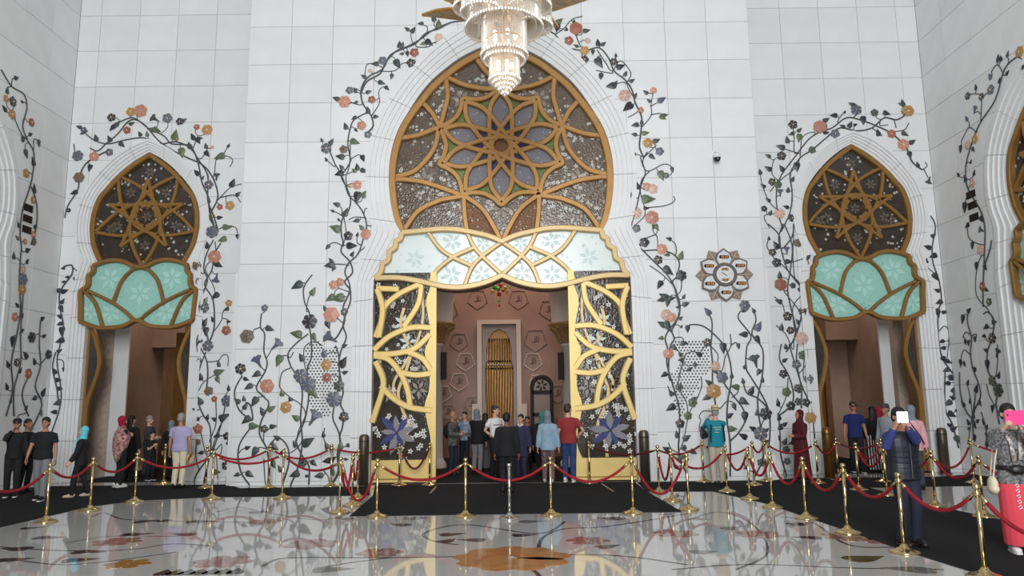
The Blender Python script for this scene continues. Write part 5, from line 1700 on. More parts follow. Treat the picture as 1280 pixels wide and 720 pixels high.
for r in (('A0', 'A1', .24, 'red rope crossing the two men in black at the far left'), ('A1', 'A2', .18, 'red rope between the black-polo man and the turquoise-scarf woman'), ('A2', 'A3', .2, 'red rope in front of the patterned shawl'), ('A3', 'A4', .2, 'long red rope before the man in the lavender shirt'), ('A4', 'A5', .15, 'front red rope below the low vine of the middle wall'), ('A5', 'A6', .2, 'front red rope below the left perforated panel'),
          ('A6', 'C1', .58, 'red rope sagging almost to the floor left of the central carpet'), ('A6', 'A7', .48, 'short steep red rope loop at the left carpet corner, nearer one'), ('A7', 'A8', .42, 'short steep red rope loop at the left carpet corner, farther one'), ('B2', 'B3', .2, 'rear red rope by the left end of the middle wall'), ('B3', 'B4', .2, 'rear red rope below the dark striped flower'), ('B4', 'B5', .1, 'taut rear red rope passing the dark left bollard'),
          ('B5', 'B6', .45, 'dark red rope looped across the left door leaf', 'dark_velvet'), ('C1', 'C2', .24, 'red rope at the left of the central carpet front'), ('C2', 'C4', .26, 'red rope passing behind the silver post'), ('C4', 'C5', .3, 'red rope below the man in the red T-shirt'), ('C5', 'D3', .52, 'red rope sagging almost to the floor right of the central carpet'), ('D3', 'D2', .2, 'short red rope between the nearer two posts of the right trio'), ('D2', 'D1', .5, 'short steep red rope loop between the rear posts of the right trio'),
          ('D2', 'D5', .3, 'red rope sagging behind the legs of the man in the teal vest'), ('D1', 'D4', .14, 'rear red rope rising beside the right perforated panel'), ('G1', 'D1', .14, 'dark red rope across the right door leaf', 'dark_velvet'), ('D4', 'D6b', .2, 'rear red rope behind the teal-vest man, upper one'), ('D5', 'D6', .34, 'red rope loop right of the teal-vest man'), ('D6', 'D7', .34, 'first red rope of the long diagonal line'), ('D7', 'D8', .36, 'second red rope of the long diagonal line'),
          ('D8', 'D9', .32, 'red rope right of the maroon robe in the diagonal line'), ('D9', 'D10', .26, 'red rope ending at the photographing man'), ('D10', 'D11', .24, 'large red rope before the legs of the photographing man'), ('D11', 'D12', .3, 'nearest red rope running out past the coral skirt'), ('D6b', 'E1', .16, 'rear red rope below the lavender flower'), ('E1', 'E2', .2, 'rear red rope behind the maroon robe'), ('E2', 'E3', .22, 'rear red rope at the mouth of the right bay doorway'),
          ('E3', 'E5', .12, 'dark rope across the right bay doorway', 'dark_velvet'), ('E4', 'E6', .32, 'nearer red rope in front of the striped trousers'), ('E4', 'E5', .26, 'farther red rope in front of the striped trousers'), ('E6', 'E7', .3, 'red rope passing behind the photographing man'), ('E7', 'E8', .32, 'red rope right of the photographing man, farther one'), ('E7', 'E9', .3, 'red rope right of the photographing man, nearer one'), ('E8', 'E10', .2, 'red rope below the vines of the right side wall'), ('E9', 'E11', .25, 'red rope behind the woman with the pink phone')): rope(*r)
for x, y, h, m, lab in ((454, 607.5, 1.10, 'bollard_metal', 'dark metal bollard left of the central doorway'), (807, 603.5, 1.12, 'bollard_metal', 'dark metal bollard right of the central doorway'), (1182, 592, 1.05, 'bollard_metal', 'dark metal bollard right of the right bay doorway'), (1037.5, 598, 1.12, 'mihrab_gold', 'gilt bollard at the left jamb of the right bay doorway'), (1000.5, 0, 0, '', '')):
    if not h: continue
    c = G(x, y); t = thing('bollard', lab, 'bollard', (c.x, c.y, 0), 0, 'door bollards')
    bm = bmesh.new(); lathe(bm, [(0, 0), (.11, 0), (.11, h-.1), (.105, h-.05), (.08, h-.015), (.04, h), (0, h)], 20, (c.x, c.y, 0)); obj('post', bm, m, t, smooth=True)
    bm = bmesh.new(); lathe(bm, [(0, 0), (.14, 0), (.14, .02), (.112, .03), (0, .03)], 20, (c.x, c.y, 0)); obj('foot_ring', bm, m, t)
    bm = bmesh.new(); lathe(bm, [(.111, h-.16), (.1135, h-.155), (.1135, h-.145), (.111, h-.14)], 20, (c.x, c.y, 0)); obj('band', bm, 'dark_wood', t)
# ------------------------------------------------------------------ flower-shaped prayer clock, camera
mat('clock_rim', srgb(112, 104, 102), .45, .3, var=.2); mat('clock_leaf', srgb(150, 132, 118), .5, var=.3, scale=30); mat('clock_face', srgb(236, 234, 232), .4, var=.12, scale=40, col2=srgb(196, 200, 206)); mat('display', srgb(52, 32, 22), .2); mat('digits', srgb(220, 150, 70), .4, emit=((1, .5, .16), .3))
cu, cv = PC.at(905, 344); clock = thing('prayer_clock', 'flower-shaped wall clock with six white petals and small amber displays', 'clock', PC.P(cu, cv, 0))
def ppetal(a, tip, base, hw, k=1.0):
    a = rad(a); pr = [(base, hw*.45), (base+.1*(tip-base)/.5, hw*.8), (base+(tip-base)*.45, hw), (base+(tip-base)*.75, hw*.72), (tip, 0)]
    pts = [(r, w_*k) for r, w_ in pr]+[(r, -w_*k) for r, w_ in pr[::-1][1:]]
    return [(cu+r*cos(a)-w_*sin(a), cv+r*sin(a)+w_*cos(a)) for r, w_ in pts]
for k in range(6):
    a = 60*k+.5
    bm = bmesh.new(); slab(bm, ppetal(a, .66, .2, .17), PC.P, 0, .04); lf = obj('bronze_leaf', bm, 'clock_leaf', clock)
    bm = bmesh.new(); ar = rad(a); strap(bm, [(cu+.25*cos(ar), cv+.25*sin(ar)), (cu+.62*cos(ar), cv+.62*sin(ar))], PC.P, .02, .035, .055, .004)
    for r in (.38, .48):
        for s in (-1, 1): strap(bm, [(cu+r*cos(ar), cv+r*sin(ar)), (cu+(r+.07)*cos(ar+s*.2), cv+(r+.07)*sin(ar+s*.2))], PC.P, .014, .035, .052, .004)
    obj('leaf_vein', bm, 'line_stone', lf)
    a = 60*k+30
    bm = bmesh.new(); slab(bm, ppetal(a, .62, .2, .2), PC.P, .02, .07); pt = obj('petal_rim', bm, 'clock_rim', clock)
    bm = bmesh.new(); slab(bm, ppetal(a, .575, .2, .165), PC.P, .05, .085); obj('petal_face', bm, 'clock_face', pt)
    ar = rad(a); x, y = cu+.41*cos(ar), cv+.41*sin(ar)
    bm = bmesh.new(); slab(bm, [(x+(.075 if -pi/2 < t < pi/2 or t > 3*pi/2 else -.075)+.04*cos(t), y+.04*sin(t)) for t in [2*pi*i/16+.01 for i in range(16)]], PC.P, .08, .1); dp = obj('display', bm, 'display', pt)
    bm = bmesh.new()
    for i in range(4):
        q = x-.066+i*.038+(.012 if i > 1 else 0)
        for z in (-.022, 0, .022): slab(bm, [(q, y+z-.004), (q+.022, y+z-.004), (q+.022, y+z+.004), (q, y+z+.004)], PC.P, .1, .103)
        slab(bm, [(q+.017, y-.022), (q+.025, y-.022), (q+.025, y+.022), (q+.018, y+.022)], PC.P, .1, .103)
    obj('digits', bm, 'digits', pt, kind='stuff')
for r0, r1, d, m, n in ((.2, .275, .1, 'clock_rim', 'outer_ring'), (0, .2, .105, 'clock_face', 'dial')):
    bm = bmesh.new()
    if r0: strap(bm, [(cu+.24*cos(2*pi*i/28), cv+.24*sin(2*pi*i/28)) for i in range(29)], PC.P, .075, 0, .115)
    else: slab(bm, [(cu+r1*cos(2*pi*i/28), cv+r1*sin(2*pi*i/28)) for i in range(28)], PC.P, .02, d)
    obj(n, bm, m, clock)
for s in (-1, 1):
    bm = bmesh.new(); strap(bm, [(cu+.13*cos(s*pi/2+t), cv+.13*sin(s*pi/2+t)) for t in (-.6, -.3, 0, .3, .6)], PC.P, .05, .1, .115, .004); dp = obj('curved_display', bm, 'display', clock)
    bm = bmesh.new()
    for t in (-.45, -.15, .15, .45): strap(bm, [(cu+.13*cos(s*pi/2+t-.06), cv+.13*sin(s*pi/2+t-.06)), (cu+.13*cos(s*pi/2+t+.06), cv+.13*sin(s*pi/2+t+.06))], PC.P, .028, .113, .119, .003)
    obj('digits', bm, 'digits', dp, kind='stuff')
bm = bmesh.new(); strap(bm, [(cu-.09, cv+.05), (cu, cv)], PC.P, .014, .105, .118, .003); strap(bm, [(cu, cv), (cu+.03, cv-.03)], PC.P, .016, .105, .12, .003); obj('hand', bm, 'clock_rim', clock)
cu2, cv2 = PC.at(894, 199); t = thing('security_camera', 'small white dome security camera with a black lens on the wall', 'camera', PC.P(cu2, cv2, 0))
c = PC.P(cu2, cv2, 0)
bm = bmesh.new(); box(bm, c.x-.05, c.x+.05, c.y-.03, c.y, c.z+.06, c.z+.2); obj('wall_plate', bm, 'white', t)
bm = bmesh.new(); tube(bm, [c+Vector((0, -.02, .15)), c+Vector((0, -.1, .16)), c+Vector((0, -.16, .12))], .03, 10); obj('bracket', bm, 'white', t, smooth=True)
bm = bmesh.new(); lathe(bm, [(0, .1), (.06, .09), (.085, .05), (.085, -.02), (0, -.02)], 16, (c.x, c.y-.16, c.z)); obj('housing', bm, 'white', t, smooth=True)
bm = bmesh.new(); lathe(bm, [(.078, -.02), (.075, -.06), (.05, -.1), (0, -.115)], 16, (c.x, c.y-.16, c.z)); dm = obj('dome', bm, 'black', t, smooth=True)
bm = bmesh.new(); ball(bm, (c.x, c.y-.225, c.z-.06), .018); obj('lens', bm, 'grey_glass', dm)
# ------------------------------------------------------------------ crystal chandelier
m = mat('crystal', (.86, .80, .72), .06, spec=.9); pass
mat('bulb', (1, .9, .75), .4, emit=((1, .84, .62), 6)); mat('gilt', srgb(222, 166, 78), .3, .55); mat('frosted', srgb(206, 170, 108), .3, .1, var=.5, scale=9, bump=.4, bscale=30)
CY = 11.3; PH = Plane('F', CY); cc = PH.at(631, 120); CX = cc[0]; zt = lambda y: PH.at(631, y)[1]
chand = thing('crystal_chandelier', 'huge tiered crystal chandelier with gilt arms hanging before the great arch', 'chandelier', (CX, CY, cc[1]))
def strands(bm, x, y, r, z0, z1, sp=.021, bead=.034, wob=0):
    n = max(6, int(2*pi*r/sp)); nb = max(1, int((z1-z0)/bead))
    for k in range(n):
        a = 2*pi*k/n; px_, py_ = x+r*cos(a), y+r*sin(a); ex = random.uniform(0, wob)
        for j in range(nb):
            z = z0-ex+(j+.5)*bead; s = .0105; o = (bm.verts.new((px_, py_, z-bead*.48)), bm.verts.new((px_, py_, z+bead*.48)))
            q = [bm.verts.new((px_+s*cos(t), py_+s*sin(t), z)) for t in (a, a+2.1, a+4.2)]
            for i in range(3): bm.faces.new((q[i], q[(i+1) % 3], o[1])); bm.faces.new((q[(i+1) % 3], q[i], o[0]))
def tier(name, x, y, r, ya, yb, inner=True, fringe=True):
    z0, z1 = zt(yb), zt(ya) if ya > -900 else ya
    t = thing_part(name, chand)
    bm = bmesh.new(); strands(bm, x, y, r, z0, z1, wob=.02); strands(bm, x, y, r*.86, z0+.02, z1, .04); obj('crystal_strings', bm, 'crystal', t, kind='stuff')
    bm = bmesh.new(); lathe(bm, [(r*.97, z1-.02), (r*1.02, z1), (r*.97, z1+.02), (r*.9, z1)], 28, (x, y, 0)); obj('hoop', bm, 'gilt', t)
    if fringe:
        bm = bmesh.new()
        for k in range(int(2*pi*r/.05)):
            a = k*.05/r; ball(bm, (x+r*1.03*cos(a), y+r*1.03*sin(a), z0+.01), (.022, .022, .032), 6, 4)
        obj('crystal_fringe', bm, 'crystal', t, kind='stuff')
    if inner:
        for k in range(5):
            a = 2*pi*k/5; bm = bmesh.new(); ball(bm, (x+r*.5*cos(a), y+r*.5*sin(a), (z0+z1)/2), (.035, .035, .06), 8, 6); obj('lamp', bm, 'bulb', t, smooth=True)
R1 = 19.5/FPX*CY*1.03
tier('lowest_tier', CX, CY, R1, 64, 101); tier('middle_tier', CX, CY, R1*1.5, 22, 70); tier('skirt_tier', CX, CY, R1*1.32, 52, 76, False)
for k in range(7):
    a = 2*pi*k/7+.35; tier('side_tier', CX+.5*cos(a), CY+.5*sin(a), .33, -42+6*(k % 2), (28, 12, 22, 8, 30, 16, 20)[k])
tier('upper_tier', CX, CY, .62, -40, 36)
t = thing_part('drop_cup', chand)
for r, y in ((R1*.98, 100), (R1*.8, 104), (R1*.6, 108), (R1*.4, 112), (R1*.2, 116)):
    bm = bmesh.new()
    for k in range(max(4, int(2*pi*r/.05))):
        a = k*.05/r; ball(bm, (CX+r*cos(a), CY+r*sin(a), zt(y)), (.024, .024, .034), 6, 4)
    obj('crystal_row', bm, 'crystal', t, kind='stuff')
bm = bmesh.new(); lathe(bm, [(0, zt(121)), (.025, zt(118)), (.04, zt(115)), (.02, zt(112)), (0, zt(110))], 8, (CX, CY, 0)); obj('drop', bm, 'crystal', t)
bm = bmesh.new(); tube(bm, [(CX, CY, zt(60)), (CX, CY, 13.15)], .04, 8); obj('rod', bm, 'gilt', chand)
bm = bmesh.new(); lathe(bm, [(0, zt(-20)), (1.1, zt(-20)), (1.2, zt(-28)), (1.1, zt(-40)), (0, zt(-40))], 32, (CX, CY, 0)); obj('crown_plate', bm, 'gilt', chand)
for k in range(8):                            # gilt-framed glass leaves spreading from the crown
    a = 2*pi*k/8+rad(11); ca, sa = cos(a), sin(a); z = zt(-4); arm = thing_part('gilt_leaf', chand)
    prof = [(.35, .10, -.16), (.6, .22, -.14), (.95, .26, -.02), (1.3, .19, .10), (1.78, .02, .24)]
    for s, nm, mm, dz in ((1, 'rim', 'gilt', 0), (.74, 'glass', 'frosted', -.012)):
        bm = bmesh.new(); up = []; dn = []
        L_ = [(r, w_*s, h) for r, w_, h in prof]; L_ += [(r, -w_*s, h) for r, w_, h in prof[::-1]]
        up = [bm.verts.new((CX+r*ca-w_*sa, CY+r*sa+w_*ca, z+h+dz+.03)) for r, w_, h in L_]; dn = [bm.verts.new((CX+r*ca-w_*sa, CY+r*sa+w_*ca, z+h+dz-.0)) for r, w_, h in L_]
        n = len(prof)
        for i in range(n-1):
            j = 2*n-1-i
            bm.faces.new((up[i], up[i+1], up[j-1], up[j])); bm.faces.new((dn[i+1], dn[i], dn[j], dn[j-1]))
        for i in range(2*n): bm.faces.new((up[i], up[(i+1) % (2*n)], dn[(i+1) % (2*n)], dn[i]))
        obj(nm, bm, mm, arm)
# blown-glass ornament hanging beyond the doorway
mat('red_glass', srgb(236, 58, 34), .12, coat=.5); mat('lime_glass', srgb(70, 214, 66), .12, coat=.5); mat('yellow_glass', srgb(236, 206, 70), .12, coat=.5)
PO = Plane('F', 20.0); P_ = lambda x, y, d=0: PO.P(*PO.at(x, y), d)
orn = thing('glass_ornament', 'small red and green blown-glass pendant hanging in the central doorway', 'ornament', P_(624, 370))
bm = bmesh.new(); q = P_(625, 356); tube(bm, [q, (q.x, q.y, 9.5)], .012, 6); obj('cord', bm, 'dark_wood', orn)
for x, y, r, m in ((625.5, 356.5, 2.6, 'red_glass'), (618.5, 360, 2.8, 'lime_glass'), (615.5, 364, 2.2, 'yellow_glass'), (623, 361.5, 2.6, 'lime_glass'), (631.5, 360, 2.6, 'yellow_glass'), (633.5, 364.5, 1.8, 'yellow_glass'), (629, 364, 1.8, 'red_glass'), (624, 367.5, 2.8, 'red_glass'), (637.5, 359.5, 1.3, 'lime_glass'), (623.5, 371.5, 1.1, 'yellow_glass'), (623.5, 375.5, 1.9, 'lime_glass'), (623.7, 379.5, 1.0, 'yellow_glass'), (624, 382, 1.4, 'red_glass'), (614, 367.5, 1.1, 'yellow_glass'), (633.5, 368, 1, 'yellow_glass')):
    s = r*PO.scale(x, y); bm = bmesh.new(); ball(bm, P_(x, y, .1*sin(x*3)), (s, s, s*1.15), 10, 8); obj('glass_petal', bm, m, orn, smooth=True)
# ------------------------------------------------------------------ people
def cmat(name, c, **k): return mat('cloth_'+name, srgb(*c), k.pop('rough', .85), **k)
for n, c, k in (('black', (22, 22, 25), {}), ('navy', (32, 38, 58), dict(var=.2)), ('jeans', (48, 74, 122), dict(var=.3, scale=14)), ('grey', (128, 128, 132), dict(var=.1)), ('darkgrey', (70, 70, 76), {}), ('white', (232, 230, 228), {}),
                ('beige', (196, 184, 166), {}), ('lavender', (176, 168, 204), {}), ('red', (150, 50, 50), {}), ('denim', (150, 178, 200), dict(var=.15, scale=12)), ('teal', (16, 132, 148), {}), ('maroon', (84, 16, 28), dict(var=.2)),
                ('blue', (28, 36, 100), {}), ('royal', (42, 54, 110), {}), ('vest', (24, 28, 40), dict(rough=.5)), ('plaid', (120, 118, 116), dict(col2=srgb(44, 44, 48), scale=28)), ('leopard', (150, 118, 116), dict(col2=srgb(46, 32, 36), scale=45)),
                ('shawl', (206, 172, 160), dict(col2=srgb(122, 44, 54), scale=18)), ('turquoise', (98, 204, 220), dict(var=.12)), ('redscarf', (156, 22, 48), {}), ('hijabgrey', (122, 134, 146), {}), ('purple', (50, 48, 78), {}), ('pink', (226, 168, 178), {}),
                ('coral', (222, 72, 88), {}), ('knit', (150, 150, 150), dict(col2=srgb(52, 54, 58), scale=40)), ('floral', (226, 222, 216), dict(col2=srgb(120, 90, 92), scale=24)), ('greytop', (150, 156, 162), {}), ('bluewhite', (176, 190, 206), dict(col2=srgb(96, 112, 140), scale=20)),
                ('straw', (214, 188, 138), dict(var=.15, scale=30)), ('cream', (222, 210, 184), {}), ('tealhood', (58, 134, 128), {}), ('skirtgrey', (92, 90, 90), {})): cmat(n, c, **k)
m = cmat('stripes', (230, 228, 226)); nt = m.node_tree; wv = nt.nodes.new('ShaderNodeTexWave'); wv.inputs['Scale'].default_value = 5.5; rp = nt.nodes.new('ShaderNodeValToRGB'); rp.color_ramp.interpolation = 'CONSTANT'
rp.color_ramp.elements[0].color = (.01, .01, .012, 1); rp.color_ramp.elements[1].position = .6; rp.color_ramp.elements[1].color = (.75, .74, .72, 1); tcn = nt.nodes.new('ShaderNodeTexCoord'); nt.links.new(tcn.outputs['Object'], wv.inputs['Vector']); nt.links.new(wv.outputs[0], rp.inputs[0]); nt.links.new(rp.outputs[0], nt.nodes['Principled BSDF'].inputs['Base Color'])
for n, c in (('pale', (214, 168, 146)), ('tan', (178, 128, 102)), ('brown', (132, 88, 66))): mat('skin_'+n, srgb(*c), .55)
for n, c in (('black', (20, 17, 16)), ('brown', (62, 42, 30)), ('grey', (150, 146, 142))): mat('hair_'+n, srgb(*c), .6)
mat('eye', (.02, .015, .012), .2); mat('lip', srgb(168, 96, 88), .5); mat('sole', srgb(226, 226, 224), .7); mat('leather', srgb(30, 26, 26), .4); mat('phone_white', srgb(240, 242, 246), .15, emit=((.9, .95, 1), .35)); mat('phone_pink', srgb(236, 60, 138), .35); mat('lens', (.01, .01, .012), .1)  # white phone case is no lamp; a faint glow is put in
QUEUE = []
def queued(bm, vox):
    """hand a mesh to the voxel union; all are evaluated in one go"""
    bmesh.ops.recalc_face_normals(bm, faces=bm.faces[:]); me = bpy.data.meshes.new('q'); bm.to_mesh(me); bm.free()
    o = bpy.data.objects.new('q', me); COL.objects.link(o); r = o.modifiers.new('r', 'REMESH'); r.mode = 'VOXEL'; r.voxel_size = vox; s = o.modifiers.new('s', 'SMOOTH'); s.factor = .5; s.iterations = 3
    return o
def hand_bm(curl):
    bm = bmesh.new(); tube(bm, [(0, 0, .03), (0, 0, 0), (0, 0, -.04), (0, .002, -.085), (0, .002, -.097)], [(.021, .026), (.02, .027), (.017, .038), (.015, .041), (.011, .036)], 10, up=(1, 0, 0))
    for i, (y, l) in enumerate(((-.031, .068), (-.0105, .077), (.0105, .071), (.031, .056))):
        p = Vector((0, y, -.088)); a = .15; pts = [Vector((0, y*.9, -.06)), p.copy()]
        for f in (.42, .32, .26): a += curl*(.9 if f == .42 else 1); p = p+Vector((-sin(a)*l*f, (y*.12)*f, -cos(a)*l*f)); pts.append(p.copy())
        tube(bm, pts, [.0095, .0095, .0088, .008, .0062], 7)
    tube(bm, [(0, -.02, -.02), (-.006, -.04, -.038), (-.014, -.056, -.06), (-.022, -.06, -.084)], [.013, .0125, .0105, .0075], 7)
    return bm
def head_bm():
    bm = bmesh.new(); ball(bm, (0, .008, 1.664), (.075, .094, .1), 20, 14); ball(bm, (0, -.02, 1.598), (.057, .07, .07), 16, 12); ball(bm, (0, -.068, 1.556), (.026, .022, .018), 10, 8)
    tube(bm, [(0, -.083, 1.662), (0, -.099, 1.64), (0, -.112, 1.621), (0, -.09, 1.612)], [.009, .011, .016, .013], 8); ball(bm, (0, -.082, 1.586), (.026, .016, .011), 10, 8); ball(bm, (0, -.074, 1.676), (.052, .02, .012), 12, 8)
    for s in (-1, 1):
        ball(bm, (s*.077, .012, 1.638), (.011, .021, .031), 8, 8); ball(bm, (s*.045, -.06, 1.62), (.022, .022, .026), 8, 8)
    tube(bm, [(0, .02, 1.6), (0, .022, 1.5), (0, .02, 1.44)], [.052, .052, .06], 12); return bm
HT = {}
for k_, c_ in (('hang', .28), ('grip', .85)): HT[k_] = queued(hand_bm(c_), .0052)
HT['head'] = queued(head_bm(), .0075)
PEOPLE = []
def ik(S, W, a, b, pole):
    d = W-S; L = d.length; mx = (a+b)*.995
    if L > mx: W = S+d*(mx/L); d = W-S; L = mx
    x = (a*a-b*b+L*L)/(2*L); h = sqrt(max(a*a-x*x, 0)); n = d.normalized(); p = (pole-n*pole.dot(n)).normalized(); return S+n*x+p*h, W
def ell(bm, rows, n=18, dx=0):
    """stack of elliptic sections (z, rx, ry, y offset)"""
    rr = []
    for r in rows:
        z, rx, ry = r[:3]; yo = r[3] if len(r) > 3 else 0
        rr.append([bm.verts.new((dx+rx*cos(2*pi*i/n), yo+ry*sin(2*pi*i/n), z)) for i in range(n)])
    for a, b in zip(rr, rr[1:]):
        for i in range(n): bm.faces.new((a[i], a[(i+1) % n], b[(i+1) % n], b[i]))
    bm.faces.new(rr[0][::-1]); bm.faces.new(rr[-1])
TORSO = [(.86, .12, .09), (.9, .15, .105), (.97, .158, .112), (1.06, .145, .102), (1.16, .148, .105), (1.27, .168, .115), (1.36, .17, .112), (1.42, .13, .09), (1.46, .075, .068), (1.5, .055, .056)]
ARM = dict(hang=(.265, -.03, .85), hip=(.17, -.09, 1.0), front=(.1, -.27, 1.12), chest=(.06, -.2, 1.25), face=(.06, -.16, 1.5), phone=(.075, -.32, 1.5), swingf=(.24, -.2, .9), swingb=(.26, .16, .88), pocket=(.2, -.06, .92), ear=(.1, -.08, 1.6))
POLE = dict(hip=(1, .35, 0), phone=(.55, -.1, -1), face=(.6, -.2, -1), ear=(1, -.1, -.5))
def person(label, px, yf, yt, face, skin='pale', hair='black', top=('tee', 'black'), bottom=('trousers', 'navy'), shoe='leather', arms=('hang', 'hang'), step=0, hat=None, scarf=None, turn=0, vox=.018, group=None, extra=None, wide=1.0, loc=None, lean=0):
    c = loc or G(px, yf); zt_ = Plane('F', c.y).at(px, yt)[1]; k = max(.6, zt_/1.765)
    th = rad(face); t = thing('person', label, 'person', (c.x, c.y, .011), th, group)
    S = Matrix.Scale(k, 4); Rinv = Matrix.Rotation(-th, 3, 'Z')
    loc_of = lambda w: (Rinv @ (Vector(w)-Vector((c.x, c.y, .011))))/k
    feet = {s: Vector((s*.095, (-.24*step*s if step else -.015*s), .0)) for s in (-1, 1)}
    hips = {s: Vector((s*.088, 0, .93)) for s in (-1, 1)}
    legs = {}
    for s in (-1, 1):
        an = feet[s]+Vector((0, .03, .085)); kn, an = ik(hips[s], an, .434, .42, Vector((0, -1, .1))); legs[s] = (hips[s], kn, an)
    arm = {}
    for s, a in ((1, arms[0]), (-1, arms[1])):
        sh = Vector((s*.172*wide, .005, 1.385)); nm = a if isinstance(a, str) else 'phone'
        if isinstance(a, str): w_ = Vector(ARM[a]); w_.x *= s
        else: w_ = loc_of(a)
        po = Vector(POLE.get(nm, (.35, .8, -.3))); po.x *= s
        el, wr = ik(sh, w_, .285, .25, po); arm[s] = (sh, el, wr, nm)
    W = lambda rows, g: [(r[0], r[1]*wide+g, r[2]*(.5+.5*wide)+g)+tuple(r[3:]) for r in rows]
    # skin: torso, legs, arms in one union
    bm = bmesh.new(); ell(bm, W(TORSO, 0))
    for s in (-1, 1):
        h, kn, an = legs[s]; tube(bm, [h+Vector((0, 0, .04)), (h+kn)/2, kn, (kn+an)/2+Vector((0, .012, 0)), an], [.088, .076, .056, .053, .036], 12)
        tube(bm, [an+Vector((0, .04, -.055)), an+Vector((0, -.05, -.05)), an+Vector((0, -.16, -.062))], [(.03, .032), (.034, .04), (.018, .036)], 10)
        sh, el, wr, _ = arm[s]; tube(bm, [sh+Vector((-s*.06, 0, .01)), sh, (sh+el)/2, el, (el*.6+wr*.4), wr], [.05, .056, .046, .038, .039, .025], 10)
    body = queued(bm, vox)
    # clothes
    g = {}
    kind, tm = top
    bm = bmesh.new(); puff = {'jacket': .03, 'vest': .038, 'robe': .03, 'coat': .032}.get(kind, .017)
    hem = {'jacket': .80, 'coat': .62, 'robe': .1, 'vest': .84}.get(kind, .86)
    rows = W([r for r in TORSO[2:9]], puff); hr = {'robe': [(hem, .25, .21), (.5, .22, .18), (.85, .2, .155)], 'coat': [(hem, .22, .18), (.85, .18, .13)]}.get(kind, [(hem, .165*wide+puff, .118+puff)])
    ell(bm, hr+rows)
    fr = {'tee': .62, 'vest': 0}.get(kind, 2)
    for s in (-1, 1):
        sh, el, wr, _ = arm[s]; a0 = sh+Vector((-s*.08, 0, .022)); gp = .008 if kind in ('tee', 'shirt') else .022
        if kind == 'robe' or kind == 'coat': gp = .03
        if fr == 0: tube(bm, [a0, sh+Vector((s*.012, 0, 0))], [.07, .066], 10)
        elif fr < 1: tube(bm, [a0, sh, sh+(el-sh)*fr], [.045+gp, .058+gp, .06+gp], 10)
        else: tube(bm, [a0, sh, (sh+el)/2, el, (el+wr)/2, el+(wr-el)*.96], [.044+gp, .054+gp, .05+gp, .046+gp, .043+gp, .036+gp], 10)
    g['robe' if kind == 'robe' else {'tee': 't_shirt', 'shirt': 'shirt', 'jacket': 'jacket', 'vest': 'vest', 'coat': 'coat'}[kind]] = (queued(bm, vox*.85), tm)
    if kind == 'vest':
        bm = bmesh.new()
        for s in (-1, 1):
            sh, el, wr, _ = arm[s]; tube(bm, [sh+Vector((-s*.05, 0, 0)), sh, (sh+el)/2, el, (el+wr)/2, el+(wr-el)*.95], [.07, .074, .064, .06, .056, .048], 10)
        ell(bm, W(TORSO[4:9], .012)); g['sleeves'] = (queued(bm, vox*.8), extra['sleeve'])
    bk, bmn = bottom
    if bk != 'none':
        bm = bmesh.new()
        if bk == 'trousers':
            ell(bm, W([(.86, .14, .105), (.93, .152, .112), (1.0, .15, .106), (1.05, .142, .1)], .012))
            for s in (-1, 1):
                h, kn, an = legs[s]; tube(bm, [h+Vector((0, 0, .05)), h+Vector((0, 0, -.03)), (h+kn)/2, kn, (kn+an)/2, an+Vector((0, 0, -.03))], [.098, .1, .091, .075, .07, .06], 12)
        elif bk == 'wide':
            ell(bm, [(.86, .15, .11), (1.0, .155, .115), (1.06, .15, .11)])
            for s in (-1, 1):
                h, kn, an = legs[s]; tube(bm, [h+Vector((0, 0, .05)), h, kn, an+Vector((0, 0, -.05))], [.11, .12, .12, .125], 12)
        else: ell(bm, [(.09, .19, .18), (.4, .2, .172), (.75, .2, .155), (.95, .176, .13), (1.06, .15, .108)])
        g[{'trousers': 'trousers', 'wide': 'trousers'}.get(bk, 'skirt')] = (queued(bm, vox*.85), bmn)
    hb = {}
    hd = Matrix.Translation((0, 0, 0)) @ Matrix.Rotation(rad(turn), 4, 'Z') @ Matrix.Translation((0, lean*-.1, 0))
    if scarf:
        bm = bmesh.new(); ball(bm, (0, .028, 1.672), (.094, .105, .115), 18, 12); ball(bm, (0, .02, 1.6), (.088, .09, .1), 16, 10); ell(bm, [(1.3, .17, .13), (1.38, .165, .125), (1.45, .12, .1), (1.52, .085, .085, .012), (1.58, .085, .088, .015)])
        if scarf[1:] and scarf[1] == 'tail': tube(bm, [(.05, -.1, 1.45), (.06, -.15, 1.2), (.06, -.155, .95)], [(.05, .02), (.06, .018), (.05, .012)], 10, up=(1, 0, 0))
        for f in bm.verts: f.co = (hd @ f.co) if f.co.z > 1.5 else f.co
        hb['headscarf'] = (queued(bm, .012), scarf[0])
    elif hair and hair != 'bald':
        bm = bmesh.new(); ball(bm, (0, .018, 1.69), (.086, .099, .093), 18, 12); ball(bm, (0, .05, 1.64), (.081, .068, .085), 14, 10)
        if hair.endswith('long'): tube(bm, [(0, .07, 1.68), (0, .095, 1.55), (0, .11, 1.36)], [(.085, .05), (.1, .045), (.1, .03)], 12, up=(1, 0, 0))
        if hair.endswith('bun'): ball(bm, (0, .13, 1.69), .045, 10, 8)
        for f in bm.verts: f.co = hd @ f.co
        hb['hair'] = (queued(bm, .01), 'hair_'+hair.split('_')[0])
    elif hair == 'bald':
        bm = bmesh.new(); ball(bm, (0, .045, 1.632), (.078, .062, .05), 14, 10)
        for f in bm.verts: f.co = hd @ f.co
        hb['hair'] = (queued(bm, .01), 'hair_grey')
    PEOPLE.append((t, S, body, skin, g, hb, arm, legs, hd, hat, shoe, extra or {}, face+turn, wide))
    return t, k, loc_of, arm
